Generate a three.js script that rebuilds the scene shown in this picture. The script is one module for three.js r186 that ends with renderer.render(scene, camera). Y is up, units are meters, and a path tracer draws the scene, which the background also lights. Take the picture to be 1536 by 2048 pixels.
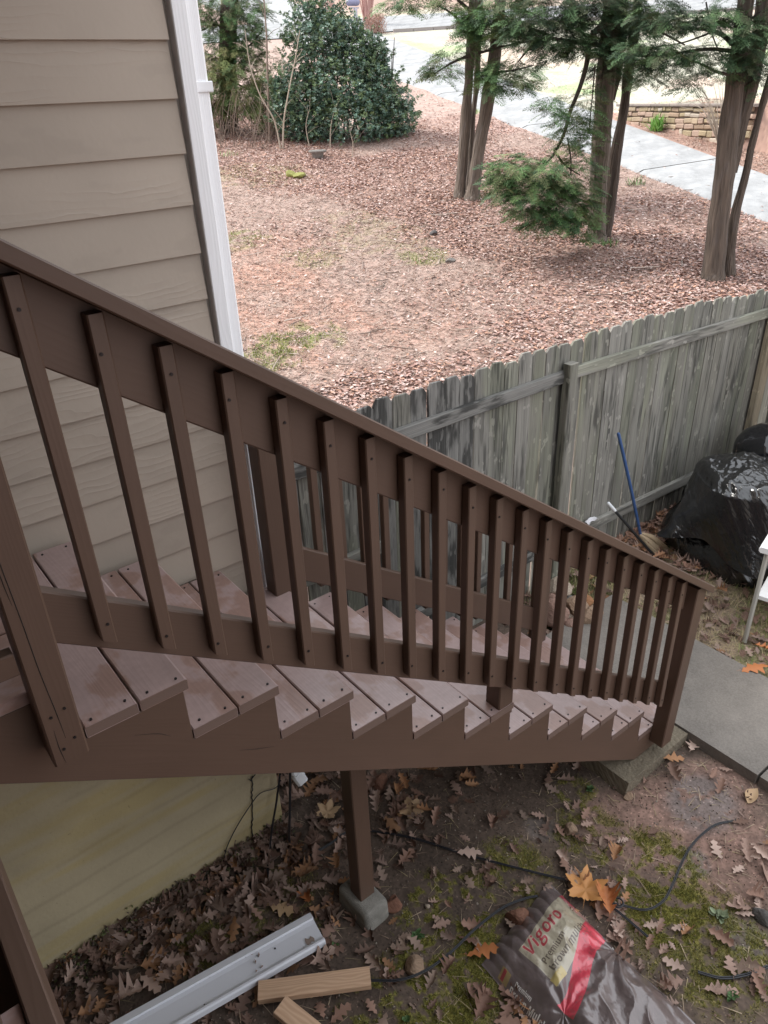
import * as THREE from 'three';
import { mergeGeometries, mergeVertices } from 'three/addons/utils/BufferGeometryUtils.js';
import { RoundedBoxGeometry } from 'three/addons/geometries/RoundedBoxGeometry.js';

// ---------------------------------------------------------------- camera, sky, sun, exposure
const scene = new THREE.Scene();
const EYE = new THREE.Vector3(-0.2625, 1.2822, 1.7042);
const F = 1517.15, W = 1536, HH = 2048;
const camera = new THREE.PerspectiveCamera(2 * Math.atan(HH / 2 / F) * 180 / Math.PI, W / HH, 0.05, 900);
camera.position.copy(EYE);
const YAW = 0.6455, PIT = 0.513, ROL = -0.04204;
const FWD = new THREE.Vector3(Math.sin(YAW) * Math.cos(PIT), -Math.sin(PIT), -Math.cos(YAW) * Math.cos(PIT));
const R0 = new THREE.Vector3(Math.cos(YAW), 0, Math.sin(YAW)), U0 = new THREE.Vector3().crossVectors(R0, FWD);
const RIGHT = R0.clone().multiplyScalar(Math.cos(ROL)).addScaledVector(U0, Math.sin(ROL));
const UP = R0.clone().multiplyScalar(-Math.sin(ROL)).addScaledVector(U0, Math.cos(ROL));
camera.quaternion.setFromRotationMatrix(new THREE.Matrix4().makeBasis(RIGHT, UP, FWD.clone().negate()));
scene.add(camera);

const SKY_TINT = [0.96, 1.0, 1.06], SKY_L = 1.0;
{
  const w = 64, h = 32, d = new Float32Array(w * h * 4);
  for (let j = 0; j < h; j++) for (let i = 0; i < w; i++) {
    const el = Math.sin(((j + 0.5) / h - 0.5) * Math.PI);
    const L = el > 0 ? SKY_L * (0.8 + 0.3 * el) : 0.3;
    const o = (j * w + i) * 4;
    d[o] = L * SKY_TINT[0]; d[o + 1] = L * SKY_TINT[1]; d[o + 2] = L * SKY_TINT[2]; d[o + 3] = 1;
  }
  const t = new THREE.DataTexture(d, w, h, THREE.RGBAFormat, THREE.FloatType);
  t.mapping = THREE.EquirectangularReflectionMapping; t.magFilter = t.minFilter = THREE.LinearFilter; t.needsUpdate = true;
  scene.background = t; scene.environment = t;
}
const SUN_DIR = new THREE.Vector3(-0.5, 0.95, -0.72).normalize();
const sun = new THREE.DirectionalLight(new THREE.Color(1, 0.95, 0.88), 2.6);
sun.position.copy(SUN_DIR).multiplyScalar(60); sun.target.position.set(0, 0, 0);
sun.castShadow = true; sun.shadow.radius = 26; sun.shadow.mapSize.set(2048, 2048);
Object.assign(sun.shadow.camera, { left: -45, right: 45, top: 45, bottom: -45, near: 1, far: 160 });
scene.add(sun, sun.target);
const EXPOSURE = 2.06;

// ---------------------------------------------------------------- small tools
let seed = 7;
const rnd = () => { seed |= 0; seed = seed + 0x6D2B79F5 | 0; let t = Math.imul(seed ^ seed >>> 15, 1 | seed); t = t + Math.imul(t ^ t >>> 7, 61 | t) ^ t; return ((t ^ t >>> 14) >>> 0) / 4294967296; };
const rr = (a, b) => a + (b - a) * rnd();
const V = (x, y, z) => new THREE.Vector3(x, y, z);
const clamp = (x, a = 0, b = 1) => Math.min(b, Math.max(a, x));
const ss = (a, b, x) => { const t = clamp((x - a) / (b - a)); return t * t * (3 - 2 * t); };
const mix = (a, b, t) => a + (b - a) * t;
const hash = (x, y) => { let h = Math.imul(x, 374761393) + Math.imul(y, 668265263) | 0; h = Math.imul(h ^ h >>> 13, 1274126177); return ((h ^ h >>> 16) >>> 0) / 4294967296; };
function vn(x, y, px = 1 << 20, py = 1 << 20) {                         // value noise 0..1, periodic in px, py cells
  const xi = Math.floor(x), yi = Math.floor(y); let fx = x - xi, fy = y - yi;
  fx = fx * fx * (3 - 2 * fx); fy = fy * fy * (3 - 2 * fy);
  const m = (a, p) => ((a % p) + p) % p, x0 = m(xi, px), x1 = m(xi + 1, px), y0 = m(yi, py), y1 = m(yi + 1, py);
  return mix(mix(hash(x0, y0), hash(x1, y0), fx), mix(hash(x0, y1), hash(x1, y1), fx), fy);
}
function fbm(x, y, o = 4, px = 1 << 20, py = 1 << 20) {
  let s = 0, a = 0.5, n = 0;
  for (let i = 0; i < o; i++) { s += a * vn(x + i * 17, y + i * 31, px, py); n += a; x *= 2; y *= 2; px *= 2; py *= 2; a *= 0.5; }
  return s / n;
}
function tex(w, h, fn, rep, srgb = false) {                             // fn(u, v) -> grey or [r, g, b] in 0..1 (linear unless srgb)
  const d = new Uint8Array(w * h * 4);
  for (let j = 0; j < h; j++) for (let i = 0; i < w; i++) {
    const c = fn((i + 0.5) / w, (j + 0.5) / h), o = (j * w + i) * 4;
    if (typeof c === 'number') d[o] = d[o + 1] = d[o + 2] = clamp(c) * 255; else { d[o] = clamp(c[0]) * 255; d[o + 1] = clamp(c[1]) * 255; d[o + 2] = clamp(c[2]) * 255; }
    d[o + 3] = 255;
  }
  const t = new THREE.DataTexture(d, w, h, THREE.RGBAFormat);
  t.magFilter = THREE.LinearFilter; t.minFilter = THREE.LinearMipmapLinearFilter; t.generateMipmaps = true;
  if (rep) { t.wrapS = t.wrapT = THREE.RepeatWrapping; t.repeat.set(1 / rep[0], 1 / rep[1]); }
  if (srgb) t.colorSpace = THREE.SRGBColorSpace;
  t.needsUpdate = true; return t;
}
const enc = (c) => c.map((x) => x <= 0.0031308 ? 12.92 * x : 1.055 * Math.pow(x, 1 / 2.4) - 0.055);
const rgb = (r, g, b) => new THREE.Color().setRGB(r, g, b);
const mat = (r, g, b, rough, o = {}) => new THREE.MeshStandardMaterial({ color: rgb(r, g, b), roughness: rough, ...o });
const used = {};
function numbered(n) { used[n] = (used[n] || 0) + 1; return used[n] === 1 ? n : n + '_' + String(used[n] - 1).padStart(3, '0'); }
function tag(o, label, category, group, kind) { if (label) o.userData.label = label; if (category) o.userData.category = category; if (group) o.userData.group = group; if (kind) o.userData.kind = kind; return o; }
function mesh(name, geo, m) { const o = new THREE.Mesh(geo, m); o.name = name; o.castShadow = o.receiveShadow = true; return o; }
function thing(name, label, category, p = [0, 0, 0], group) { const o = new THREE.Group(); o.name = numbered(name); o.position.set(...p); scene.add(o); return tag(o, label, category, group); }
function solo(name, geo, m, label, category, p = [0, 0, 0], group) { geo.translate(-p[0], -p[1], -p[2]); const o = mesh(numbered(name), geo, m); o.position.set(...p); scene.add(o); return tag(o, label, category, group); }
function part(t, name, geo, m, label) { geo.translate(-t.position.x, -t.position.y, -t.position.z); const o = mesh(name, geo, m); t.add(o); if (label) o.userData.label = label; return o; }
function sub(p, name, geo, m) { const b = V(0, 0, 0); let q = p; while (q && q !== scene) { b.add(q.position); q = q.parent; } geo.translate(-b.x, -b.y, -b.z); const o = mesh(name, geo, m); p.add(o); return o; }
function struct(name, geo, m) { const o = mesh(name, geo, m); o.userData.kind = 'structure'; scene.add(o); return o; }
// rays of the surveyed view, used once to lay the place out in metres
const ray = (u, v) => RIGHT.clone().multiplyScalar((u - W / 2) / F).addScaledVector(UP, -(v - HH / 2) / F).add(FWD);
const onZ = (u, v, z) => { const d = ray(u, v); return EYE.clone().addScaledVector(d, (z - EYE.z) / d.z); };
const onY = (u, v, y) => { const d = ray(u, v); return EYE.clone().addScaledVector(d, (y - EYE.y) / d.y); };
const HF = V(Math.sin(YAW), 0, -Math.cos(YAW));                          // level forward
const atD = (u, v, D) => { const d = ray(u, v); return EYE.clone().addScaledVector(d, D / d.dot(HF)); };
const depthOf = (x, z) => (x - EYE.x) * HF.x + (z - EYE.z) * HF.z;

// geometry: chamfered beam between two points, uv in metres (u along the beam)
function beam(p0, p1, w, h, { up = V(0, 1, 0), ch = 0.003, k0 = 0, k1 = 0, off } = {}) {
  const dir = p1.clone().sub(p0), L = dir.length(); dir.normalize();
  const side = new THREE.Vector3().crossVectors(dir, up).normalize(), u2 = new THREE.Vector3().crossVectors(side, dir).normalize();
  const a = w / 2, b = h / 2, c = Math.min(ch, a * 0.6, b * 0.6);
  const prof = [[a, -b + c], [a, b - c], [a - c, b], [-a + c, b], [-a, b - c], [-a, -b + c], [-a + c, -b], [a - c, -b]];
  const ou = off ? off[0] : rr(0, 9), ov = off ? off[1] : rr(0, 9), pos = [], uv = [], idx = [];
  const P = (e, s, t) => p0.clone().addScaledVector(dir, e ? L + k1 * t : k0 * t).addScaledVector(side, s).addScaledVector(u2, t);
  let per = 0;
  for (let i = 0; i < 8; i++) {
    const A = prof[i], B = prof[(i + 1) % 8], l = Math.hypot(A[0] - B[0], A[1] - B[1]), o = pos.length / 3;
    for (const [e, q, vv] of [[0, A, per], [1, A, per], [1, B, per + l], [0, B, per + l]]) { const p = P(e, ...q); pos.push(p.x, p.y, p.z); uv.push(ou + e * L, ov + vv); }
    idx.push(o, o + 2, o + 1, o, o + 3, o + 2); per += l;
  }
  for (const e of [0, 1]) {
    const o = pos.length / 3;
    for (const q of prof) { const p = P(e, ...q); pos.push(p.x, p.y, p.z); uv.push(ou + q[0] * 0.4, ov + q[1]); }
    for (let i = 1; i < 7; i++) e ? idx.push(o, o + i, o + i + 1) : idx.push(o, o + i + 1, o + i);
  }
  // orient faces outwards
  const g = new THREE.BufferGeometry(); g.setAttribute('position', new THREE.Float32BufferAttribute(pos, 3)); g.setAttribute('uv', new THREE.Float32BufferAttribute(uv, 2));
  const mid = p0.clone().add(p1).multiplyScalar(0.5), a3 = V(), b3 = V(), c3 = V();
  for (let i = 0; i < idx.length; i += 3) {
    a3.fromArray(pos, idx[i] * 3); b3.fromArray(pos, idx[i + 1] * 3); c3.fromArray(pos, idx[i + 2] * 3);
    const n = b3.clone().sub(a3).cross(c3.clone().sub(a3)), m = a3.clone().add(b3).add(c3).multiplyScalar(1 / 3).sub(mid);
    m.addScaledVector(dir, i < 48 ? -m.dot(dir) : 0);
    if (n.dot(m) < 0) { const t = idx[i + 1]; idx[i + 1] = idx[i + 2]; idx[i + 2] = t; }
  }
  g.setIndex(idx); const n = g.toNonIndexed(); n.computeVertexNormals(); return n;
}
const box = (x0, x1, y0, y1, z0, z1, o = {}) => {                         // axis box whose grain runs along its longest side
  const dx = x1 - x0, dy = y1 - y0, dz = z1 - z0, cx = (x0 + x1) / 2, cy = (y0 + y1) / 2, cz = (z0 + z1) / 2;
  if (o.along === 'y' || (!o.along && dy >= dx && dy >= dz)) return beam(V(cx, y0, cz), V(cx, y1, cz), dx, dz, { up: V(0, 0, 1), ...o });
  if (o.along === 'z' || (!o.along && dz >= dx)) return beam(V(cx, cy, z0), V(cx, cy, z1), dx, dy, o);
  return beam(V(x0, cy, cz), V(x1, cy, cz), dz, dy, o);
};
function tube(pts, radii, seg = 8, uvk = 1) {                            // tapered tube through points, radii per point
  const curve = new THREE.CatmullRomCurve3(pts, false, 'centripetal'), n = Math.max(2, Math.round((pts.length - 1) * 5));
  const fr = curve.computeFrenetFrames(n), pos = [], uv = [], idx = []; const L = curve.getLength();
  for (let i = 0; i <= n; i++) {
    const t = i / n, p = curve.getPoint(t), f = t * (pts.length - 1), k = Math.min(pts.length - 2, Math.floor(f)), r = typeof radii === 'number' ? radii : mix(radii[k], radii[k + 1], f - k);
    for (let j = 0; j <= seg; j++) {
      const a = j / seg * Math.PI * 2, q = p.clone().addScaledVector(fr.normals[i], Math.cos(a) * r).addScaledVector(fr.binormals[i], Math.sin(a) * r);
      pos.push(q.x, q.y, q.z); uv.push(t * L * uvk, j / seg * 0.5);
    }
  }
  for (let i = 0; i < n; i++) for (let j = 0; j < seg; j++) { const a = i * (seg + 1) + j, b = a + seg + 1; idx.push(a, a + 1, b, b, a + 1, b + 1); }
  const g = new THREE.BufferGeometry(); g.setAttribute('position', new THREE.Float32BufferAttribute(pos, 3)); g.setAttribute('uv', new THREE.Float32BufferAttribute(uv, 2)); g.setIndex(idx); g.computeVertexNormals(); return g;
}
function surf(nu, nv, fn, uvf) {                                         // fn(s, t) -> Vector3
  const pos = [], uv = [], idx = [];
  for (let j = 0; j <= nv; j++) for (let i = 0; i <= nu; i++) { const p = fn(i / nu, j / nv); pos.push(p.x, p.y, p.z); const q = uvf ? uvf(i / nu, j / nv, p) : [i / nu, j / nv]; uv.push(q[0], q[1]); }
  for (let j = 0; j < nv; j++) for (let i = 0; i < nu; i++) { const a = j * (nu + 1) + i, b = a + nu + 1; idx.push(a, b, a + 1, b, b + 1, a + 1); }
  const g = new THREE.BufferGeometry(); g.setAttribute('position', new THREE.Float32BufferAttribute(pos, 3)); g.setAttribute('uv', new THREE.Float32BufferAttribute(uv, 2)); g.setIndex(idx); g.computeVertexNormals(); return g;
}
function extrudeZ(pts, z0, z1) {                                         // polygon in x, y given depth along z; uv = x, y
  const g = new THREE.ExtrudeGeometry(new THREE.Shape(pts.map((p) => new THREE.Vector2(p[0], p[1]))), { depth: z1 - z0 - 0.004, bevelEnabled: true, bevelThickness: 0.002, bevelSize: 0.002, bevelOffset: -0.002, bevelSegments: 1 });
  g.translate(0, 0, z0 + 0.002); return g;
}

// ---------------------------------------------------------------- textures and materials
const grainH = (nu, nv, k = 1) => (u, v) => { const w = fbm(u * 3, v * 5, 2, 3, 5) * 0.9; return 0.55 * fbm(u * nu + w, (v + w * 0.035) * nv, 4, nu, nv) + 0.45 * Math.pow(0.5 + 0.5 * Math.sin(((v * nv * 0.5) + w * 7 * k) * 6.2832), 2); };
const T = {};
T.woodBump = tex(1024, 512, grainH(5, 42), [1.6, 0.35]);
T.paintVar = tex(1024, 512, (u, v) => { const a = fbm(u * 8, v * 40, 4, 8, 40), b = fbm(u * 5, v * 3, 4, 5, 3); return clamp(0.86 + 0.2 * (b - 0.5) + 0.07 * (a - 0.5)); }, [1.6, 0.5]);
T.tread = tex(1024, 512, (u, v) => {                                     // worn tread paint: dusty film with damp, rubbed blotches of the bare brown
  const b = fbm(u * 7, v * 4, 5, 7, 4), g = fbm(u * 8, v * 70, 4, 8, 70), sp = fbm(u * 60, v * 30, 2, 60, 30);
  const blot = ss(0.49, 0.62, b + 0.12 * (g - 0.5)), f = mix(0.95, 0.72, blot * 0.8) * (0.9 + 0.12 * (g - 0.4)) * (0.93 + 0.15 * sp);
  return [f, f * mix(1, 0.88, blot), f * mix(1.02, 0.8, blot)];
}, [0.9, 0.5]);
T.siding = tex(1024, 512, (u, v) => {                                    // embossed cedar grain of fibre cement boards
  const w = fbm(u * 4, v * 3, 3, 4, 3), y = v * 14 + w * 3.2 + 0.35 * fbm(u * 26, v * 9, 2, 26, 9);
  const ridge = Math.pow(Math.abs(Math.sin(y * 3.1416)), 0.5), strength = ss(0.38, 0.66, fbm(u * 3 + 5, v * 3 + 2, 3, 3, 3));
  return 0.6 - 0.55 * strength * (1 - ridge) + 0.12 * fbm(u * 90, v * 22, 2, 90, 22);
}, [1.3, 0.36]);
T.sidingC = tex(512, 256, (u, v) => { const a = fbm(u * 5, v * 4, 5, 5, 4), d = ss(0.6, 0.72, fbm(u * 9 + 3, v * 14, 4, 9, 14)); const f = 0.84 + 0.16 * (a - 0.45) - 0.04 * d; return [f, f * 0.995, f * 0.985]; }, [1.7, 1.1]);
T.fence = tex(1024, 1024, (u, v) => {                                    // weathered board colour: grey streaks, black mould, green algae, pale scars (u runs along the board)
  const st = 0.6 * fbm(u * 4, v * 46, 5, 4, 46) + 0.4 * fbm(u * 7, v * 150, 3, 7, 150), mo = ss(0.5, 0.72, 0.6 * fbm(u * 6, v * 24, 5, 6, 24) + 0.4 * fbm(u * 12, v * 90, 3, 12, 90)), al = ss(0.48, 0.7, fbm(u * 3 + 9, v * 9, 4, 3, 9)), sc = ss(0.71, 0.76, fbm(u * 28, v * 34, 3, 28, 34));
  let f = 0.42 + 0.5 * (st - 0.42); f *= 1 - 0.6 * mo; f = mix(f, 0.72, sc * 0.7);
  return [f * mix(1, 0.96, al), f * mix(0.985, 0.985, al), f * mix(0.96, 0.87, al)];
}, [2.2, 1.4]);
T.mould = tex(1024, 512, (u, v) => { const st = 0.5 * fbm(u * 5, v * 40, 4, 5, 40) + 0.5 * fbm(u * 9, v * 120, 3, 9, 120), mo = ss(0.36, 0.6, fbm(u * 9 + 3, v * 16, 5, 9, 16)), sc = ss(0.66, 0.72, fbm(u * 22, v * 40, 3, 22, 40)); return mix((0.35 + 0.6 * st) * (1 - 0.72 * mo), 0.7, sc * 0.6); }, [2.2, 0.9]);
T.fenceB = tex(512, 512, grainH(4, 60, 0.6), [1.6, 0.35]);
T.conc = tex(512, 512, (u, v) => { const a = fbm(u * 6, v * 6, 5, 6, 6), b = vn(u * 180, v * 180, 180, 180); return 0.72 + 0.4 * (a - 0.5) + 0.22 * (b - 0.5); }, [1.1, 1.1]);
T.found = tex(1024, 512, (u, v) => {                                     // painted foundation: faint form lines, damp stains, specks of dirt
  const a = fbm(u * 6, v * 4, 5, 6, 4), sp = vn(u * 190, v * 95, 190, 95) > 0.985 ? 0.45 : 1, st = ss(0.5, 0.75, fbm(u * 3, v * 12, 4, 3, 12));
  const band = ss(0.75, 1, Math.abs(((v * 1.2 / 0.17 + 0.3 * a) % 1) * 2 - 1)) * ss(0.35, 0.6, fbm(u * 5 + 3, v * 3, 3, 5, 3)), f = (0.78 + 0.4 * (a - 0.5)) * sp * (1 - 0.12 * band); return [f, f * mix(0.97, 0.93, st), f * mix(0.95, 0.72, st)];
}, [2.4, 1.2]);
T.grit = tex(512, 512, (u, v) => fbm(u * 40, v * 40, 4, 40, 40), [0.7, 0.7]);
T.bark = tex(512, 512, (u, v) => { const w = fbm(u * 4, v * 4, 3, 4, 4); return Math.pow(fbm(u * 5 + w, v * 34 + w * 3, 4, 5, 34), 1.3); }, [1.2, 0.5]);
T.barkC = tex(512, 512, (u, v) => { const w = fbm(u * 4, v * 4, 3, 4, 4), f = 0.3 + 0.9 * fbm(u * 5 + w, v * 34 + w * 3, 4, 5, 34), p = ss(0.55, 0.75, fbm(u * 7, v * 9, 3, 7, 9)); return [f, f * mix(0.93, 0.97, p), f * mix(0.86, 0.97, p)]; }, [1.2, 0.5]);
T.wrinkle = tex(512, 512, (u, v) => { const a = fbm(u * 6, v * 6, 4, 6, 6), b = fbm(u * 9 + 4, v * 5 + 7, 4, 9, 5); return 1 - Math.abs(a - 0.5) * 3 * 0.6 - Math.abs(b - 0.5) * 1.5; }, [0.5, 0.5]);
T.pine = tex(512, 256, (u, v) => { const w = fbm(u * 2, v * 4, 3, 2, 4), g = 0.5 + 0.5 * Math.sin((v * 14 + w * 5) * 6.2832), k = 0.82 + 0.16 * g - 0.1 * fbm(u * 8, v * 60, 3, 8, 60); return [k, k * mix(0.93, 0.98, g), k * mix(0.86, 0.95, g)]; }, [0.6, 0.3]);

const M = {
  brown: mat(0.12, 0.071, 0.0495, 0.5, { map: T.paintVar, bumpMap: T.woodBump, bumpScale: 0.0002 }),
  tread: mat(0.39, 0.28, 0.255, 0.3, { map: T.tread, bumpMap: T.woodBump, bumpScale: 0.0003 }),
  screw: mat(0.03, 0.025, 0.025, 0.5, { metalness: 0.6 }),
  siding: [0, 1, 2].map((i) => mat(0.49 - 0.008 * i, 0.415 - 0.007 * i, 0.345 - 0.006 * i, 0.62, { map: T.sidingC, bumpMap: T.siding, bumpScale: 0.0024 })),
  trim: mat(0.85, 0.86, 0.88, 0.45, { bumpMap: T.woodBump, bumpScale: 0.0006 }),
  found: mat(0.48, 0.415, 0.275, 0.8, { map: T.found, bumpMap: T.grit, bumpScale: 0.002 }),
  fence: [0, 1, 2, 3].map((i) => mat([0.49, 0.4, 0.53, 0.44][i], [0.475, 0.39, 0.51, 0.425][i], [0.435, 0.35, 0.465, 0.375][i], 0.85, { map: T.fence, bumpMap: T.fenceB, bumpScale: 0.002 })),
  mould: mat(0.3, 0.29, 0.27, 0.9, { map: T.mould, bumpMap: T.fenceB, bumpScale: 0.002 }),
  tanBoard: mat(0.62, 0.53, 0.39, 0.8, { map: T.fence, bumpMap: T.fenceB, bumpScale: 0.0015 }),
  conc: mat(0.26, 0.23, 0.2, 0.85, { map: T.conc, bumpMap: T.grit, bumpScale: 0.003 }),
  padConc: mat(0.23, 0.19, 0.135, 0.95, { map: T.conc, bumpMap: T.grit, bumpScale: 0.008 }),
  concPale: mat(0.36, 0.34, 0.3, 0.9, { map: T.conc, bumpMap: T.grit, bumpScale: 0.004 }),
  drive: mat(0.41, 0.415, 0.42, 0.9, { map: T.conc, bumpMap: T.grit, bumpScale: 0.003 }),
  barkC: mat(0.125, 0.103, 0.088, 0.95, { map: T.barkC, bumpMap: T.bark, bumpScale: 0.03 }),
  bark: mat(0.17, 0.145, 0.126, 0.95, { map: T.barkC, bumpMap: T.bark, bumpScale: 0.03 }),
  barkDark: mat(0.095, 0.076, 0.064, 0.95, { map: T.barkC, bumpMap: T.bark, bumpScale: 0.03 }),
  twig: mat(0.2, 0.15, 0.12, 0.9), twigPale: mat(0.36, 0.3, 0.24, 0.9), twigRed: mat(0.42, 0.24, 0.21, 0.9),
  black: new THREE.MeshPhysicalMaterial({ color: rgb(0.012, 0.012, 0.013), roughness: 0.15, ior: 1.75, bumpMap: T.wrinkle, bumpScale: 0.006 }),
  blackMatt: mat(0.015, 0.015, 0.017, 0.55), cable: mat(0.018, 0.018, 0.022, 0.4),
  blue: mat(0.045, 0.1, 0.25, 0.45), white: mat(0.75, 0.76, 0.78, 0.4), steel: mat(0.5, 0.5, 0.47, 0.4, { metalness: 0.7 }),
  vinyl: mat(0.66, 0.665, 0.71, 0.42), pine: mat(0.62, 0.42, 0.285, 0.7, { map: T.pine, bumpMap: T.woodBump, bumpScale: 0.0008 }),
  straw: mat(0.5, 0.38, 0.25, 0.9), roof: mat(0.09, 0.085, 0.08, 0.9),
};

// ---------------------------------------------------------------- terrain
let wallOn = false, WA, WB;
const HSLOPE = 0.15;
function H(x, z) {
  const D = depthOf(x, z), sp = (d, w) => d > 4 * w ? d : w * Math.log(1 + Math.exp(d / w));
  let y = -2.42 + HSLOPE * sp(D - 5.6, 0.8) * (D > 0 ? 1 : 0) + 0.08 * sp(D - 70, 3) * (D > 40 ? 1 : 0);
  if (wallOn) {
    const t = ((x - WA.x) * WT.x + (z - WA.z) * WT.z) / WL, s = (x - WA.x) * WN.x + (z - WA.z) * WN.z;
    if (s > 0) y += wallH(t) * ss(0.06, 0.3, s) * Math.exp(-Math.max(0, s - 1) / 9);
  }
  return y;
}
const wallH = (t) => mix(0.34, 0.9, clamp(t, -0.6, 1.2)) * ss(-0.5, 0.0, t) * ss(2.6, 1.5, t);
function G(u, v) { const d = ray(u, v); let a = 1, p = null; for (let i = 0; i < 900; i++) { p = EYE.clone().addScaledVector(d, a); if (p.y < H(p.x, p.z)) break; a += 0.02 + a * 0.01; } let lo = a - 0.02 - a * 0.011, hi = a; for (let i = 0; i < 30; i++) { const m = (lo + hi) / 2; p = EYE.clone().addScaledVector(d, m); if (p.y < H(p.x, p.z)) hi = m; else lo = m; } p.y = H(p.x, p.z); return p; }
WA = G(1252, 243); WB = G(1440, 287);
const WL = Math.hypot(WB.x - WA.x, WB.z - WA.z), WT = V((WB.x - WA.x) / WL, 0, (WB.z - WA.z) / WL);
let WN = V(WT.z, 0, -WT.x); if (WN.dot(HF) < 0) WN.negate();
// driveway edges (straight in plan)
const DL0 = G(1536, 450), DL1 = G(808, 170), DU0 = G(1434, 310), DU1 = G(875, 107);
wallOn = true;
const lineSide = (A, B, x, z) => { const tx = B.x - A.x, tz = B.z - A.z, l = Math.hypot(tx, tz); return ((x - A.x) * tz - (z - A.z) * tx) / l; };
const sgn = Math.sign(lineSide(DL0, DL1, DU0.x, DU0.z));
const dLow = (x, z) => sgn * lineSide(DL0, DL1, x, z), dUp = (x, z) => sgn * lineSide(DU0, DU1, x, z);   // >0 = beyond that edge
const roadP = G(780, 66), roadQ = G(1000, 62), roadF = G(900, 30);

// yard: one sheet out to the horizon, colours by place
const YX0 = -22, YZ0 = -76, YS = 82;
const blotch = (list, x, z) => { let m = 0; for (const [c, r, k] of list) { const d = Math.hypot(x - c.x, z - c.z) / (r * (0.7 + 0.6 * fbm(x * 1.5, z * 1.5, 3))); m = Math.max(m, k * ss(1.05, 0.6, d)); } return m; };
const CLAY = [[G(520, 570), 1.3, 1], [G(620, 640), 1.2, 0.9], [G(690, 690), 1.0, 0.7], [G(560, 500), 1.2, 0.6], [G(830, 640), 1.1, 0.5], [G(560, 610), 1, 0.9]];
const MOSS = [[G(560, 690), 0.5, 1], [G(610, 680), 0.6, 1], [G(540, 715), 0.5, 0.8], [G(480, 480), 0.7, 0.8], [G(750, 470), 1.2, 0.3], [G(620, 520), 0.6, 0.35], [G(850, 515), 0.5, 0.6], [G(700, 440), 0.8, 0.2], [G(520, 350), 1.4, 0.35]];
const LEAFZ = [[G(480, 300), 2.4, 1], [G(560, 320), 2.2, 1], [G(660, 350), 2.2, 1], [G(760, 350), 2.2, 1], [G(850, 330), 2, 0.9], [G(830, 400), 1.7, 0.9], [G(900, 390), 1.6, 0.8], [G(930, 440), 1.6, 0.9], [G(1040, 470), 1.8, 1], [G(1130, 520), 1.6, 1], [G(1180, 500), 1.8, 0.9], [G(1300, 540), 1.8, 1], [G(1230, 590), 1.5, 0.9], [G(1400, 580), 1.5, 1], [G(1480, 540), 1.5, 1], [G(1330, 440), 2, 0.7], [G(1000, 740), 0.9, 0.9], [G(860, 770), 0.8, 0.9], [G(720, 790), 0.7, 0.8], [G(1120, 650), 1.0, 0.8], [G(430, 250), 3, 1], [G(900, 260), 2.2, 0.55], [G(1000, 330), 2, 0.55], [G(600, 470), 1.2, 0.3], [G(980, 600), 1.6, 0.35]];
const leafDensity = (x, z) => clamp(blotch(LEAFZ, x, z) * 1.05);
T.yard = tex(2048, 2048, (u, v) => {
  const x = YX0 + u * YS, z = YZ0 + v * YS, up = dUp(x, z), D = depthOf(x, z);
  const n1 = fbm(x * 1.3, z * 1.3, 5), n2 = fbm(x * 9, z * 9, 3), fine = hash(Math.floor(x * 25), Math.floor(z * 25));
  let c;
  if (up > -0.4 && D > 9) {                                              // lawn beyond the drive: pale winter grass, greener streaks
    const gr = ss(0.5, 0.68, fbm(x * 0.5, z * 0.5, 4)), br = ss(0.56, 0.7, fbm(x * 0.35 + 7, z * 0.35 + 3, 4));
    c = [mix(0.38, 0.29, gr), mix(0.365, 0.36, gr), mix(0.29, 0.19, gr)];
    c = c.map((k, i) => mix(k, [0.42, 0.31, 0.25][i], br * 0.7) * (0.85 + 0.3 * n2));
    const wt = (x - WA.x) * WT.x + (z - WA.z) * WT.z, ws = (x - WA.x) * WN.x + (z - WA.z) * WN.z;
    if (ws < 0.3 && wt > -1) c = [0.3, 0.19, 0.15].map((k) => k * (0.7 + 0.6 * n2));
    if (wt > WL + 1.4 && ws > -4) { const k = ss(1.4, 3, wt - WL); c = c.map((q, i) => mix(q, [0.27, 0.17, 0.13][i] * (0.7 + 0.6 * n2), k)); }
    if (D > 50) { const k = ss(56, 66, D + 10 * n1); c = c.map((q, i) => mix(q, [0.3, 0.2, 0.16][i], k)); }
  } else {
    const l = leafDensity(x, z), clay = blotch(CLAY, x, z) * ss(0.3, 0.6, n1), ms = blotch(MOSS, x, z) * ss(0.35, 0.55, fbm(x * 6, z * 6, 3));
    const thatch = [0.33 * (0.75 + 0.5 * n2), 0.236 * (0.75 + 0.5 * n2), 0.2 * (0.75 + 0.5 * n2)];
    c = thatch.map((k, i) => mix(k, [0.31, 0.195, 0.16][i] * (0.7 + 0.6 * n2), l * 0.75));
    c = c.map((k, i) => mix(k, [0.42, 0.215, 0.15][i] * (0.85 + 0.3 * n2), clay * 0.6));
    c = c.map((k, i) => mix(k, [0.2, 0.23, 0.06][i] * (0.8 + 0.4 * n2), ms * 0.8));
  }
  return enc(c.map((k) => k * (0.8 + 0.4 * fine)));
}, null, true);
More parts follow.
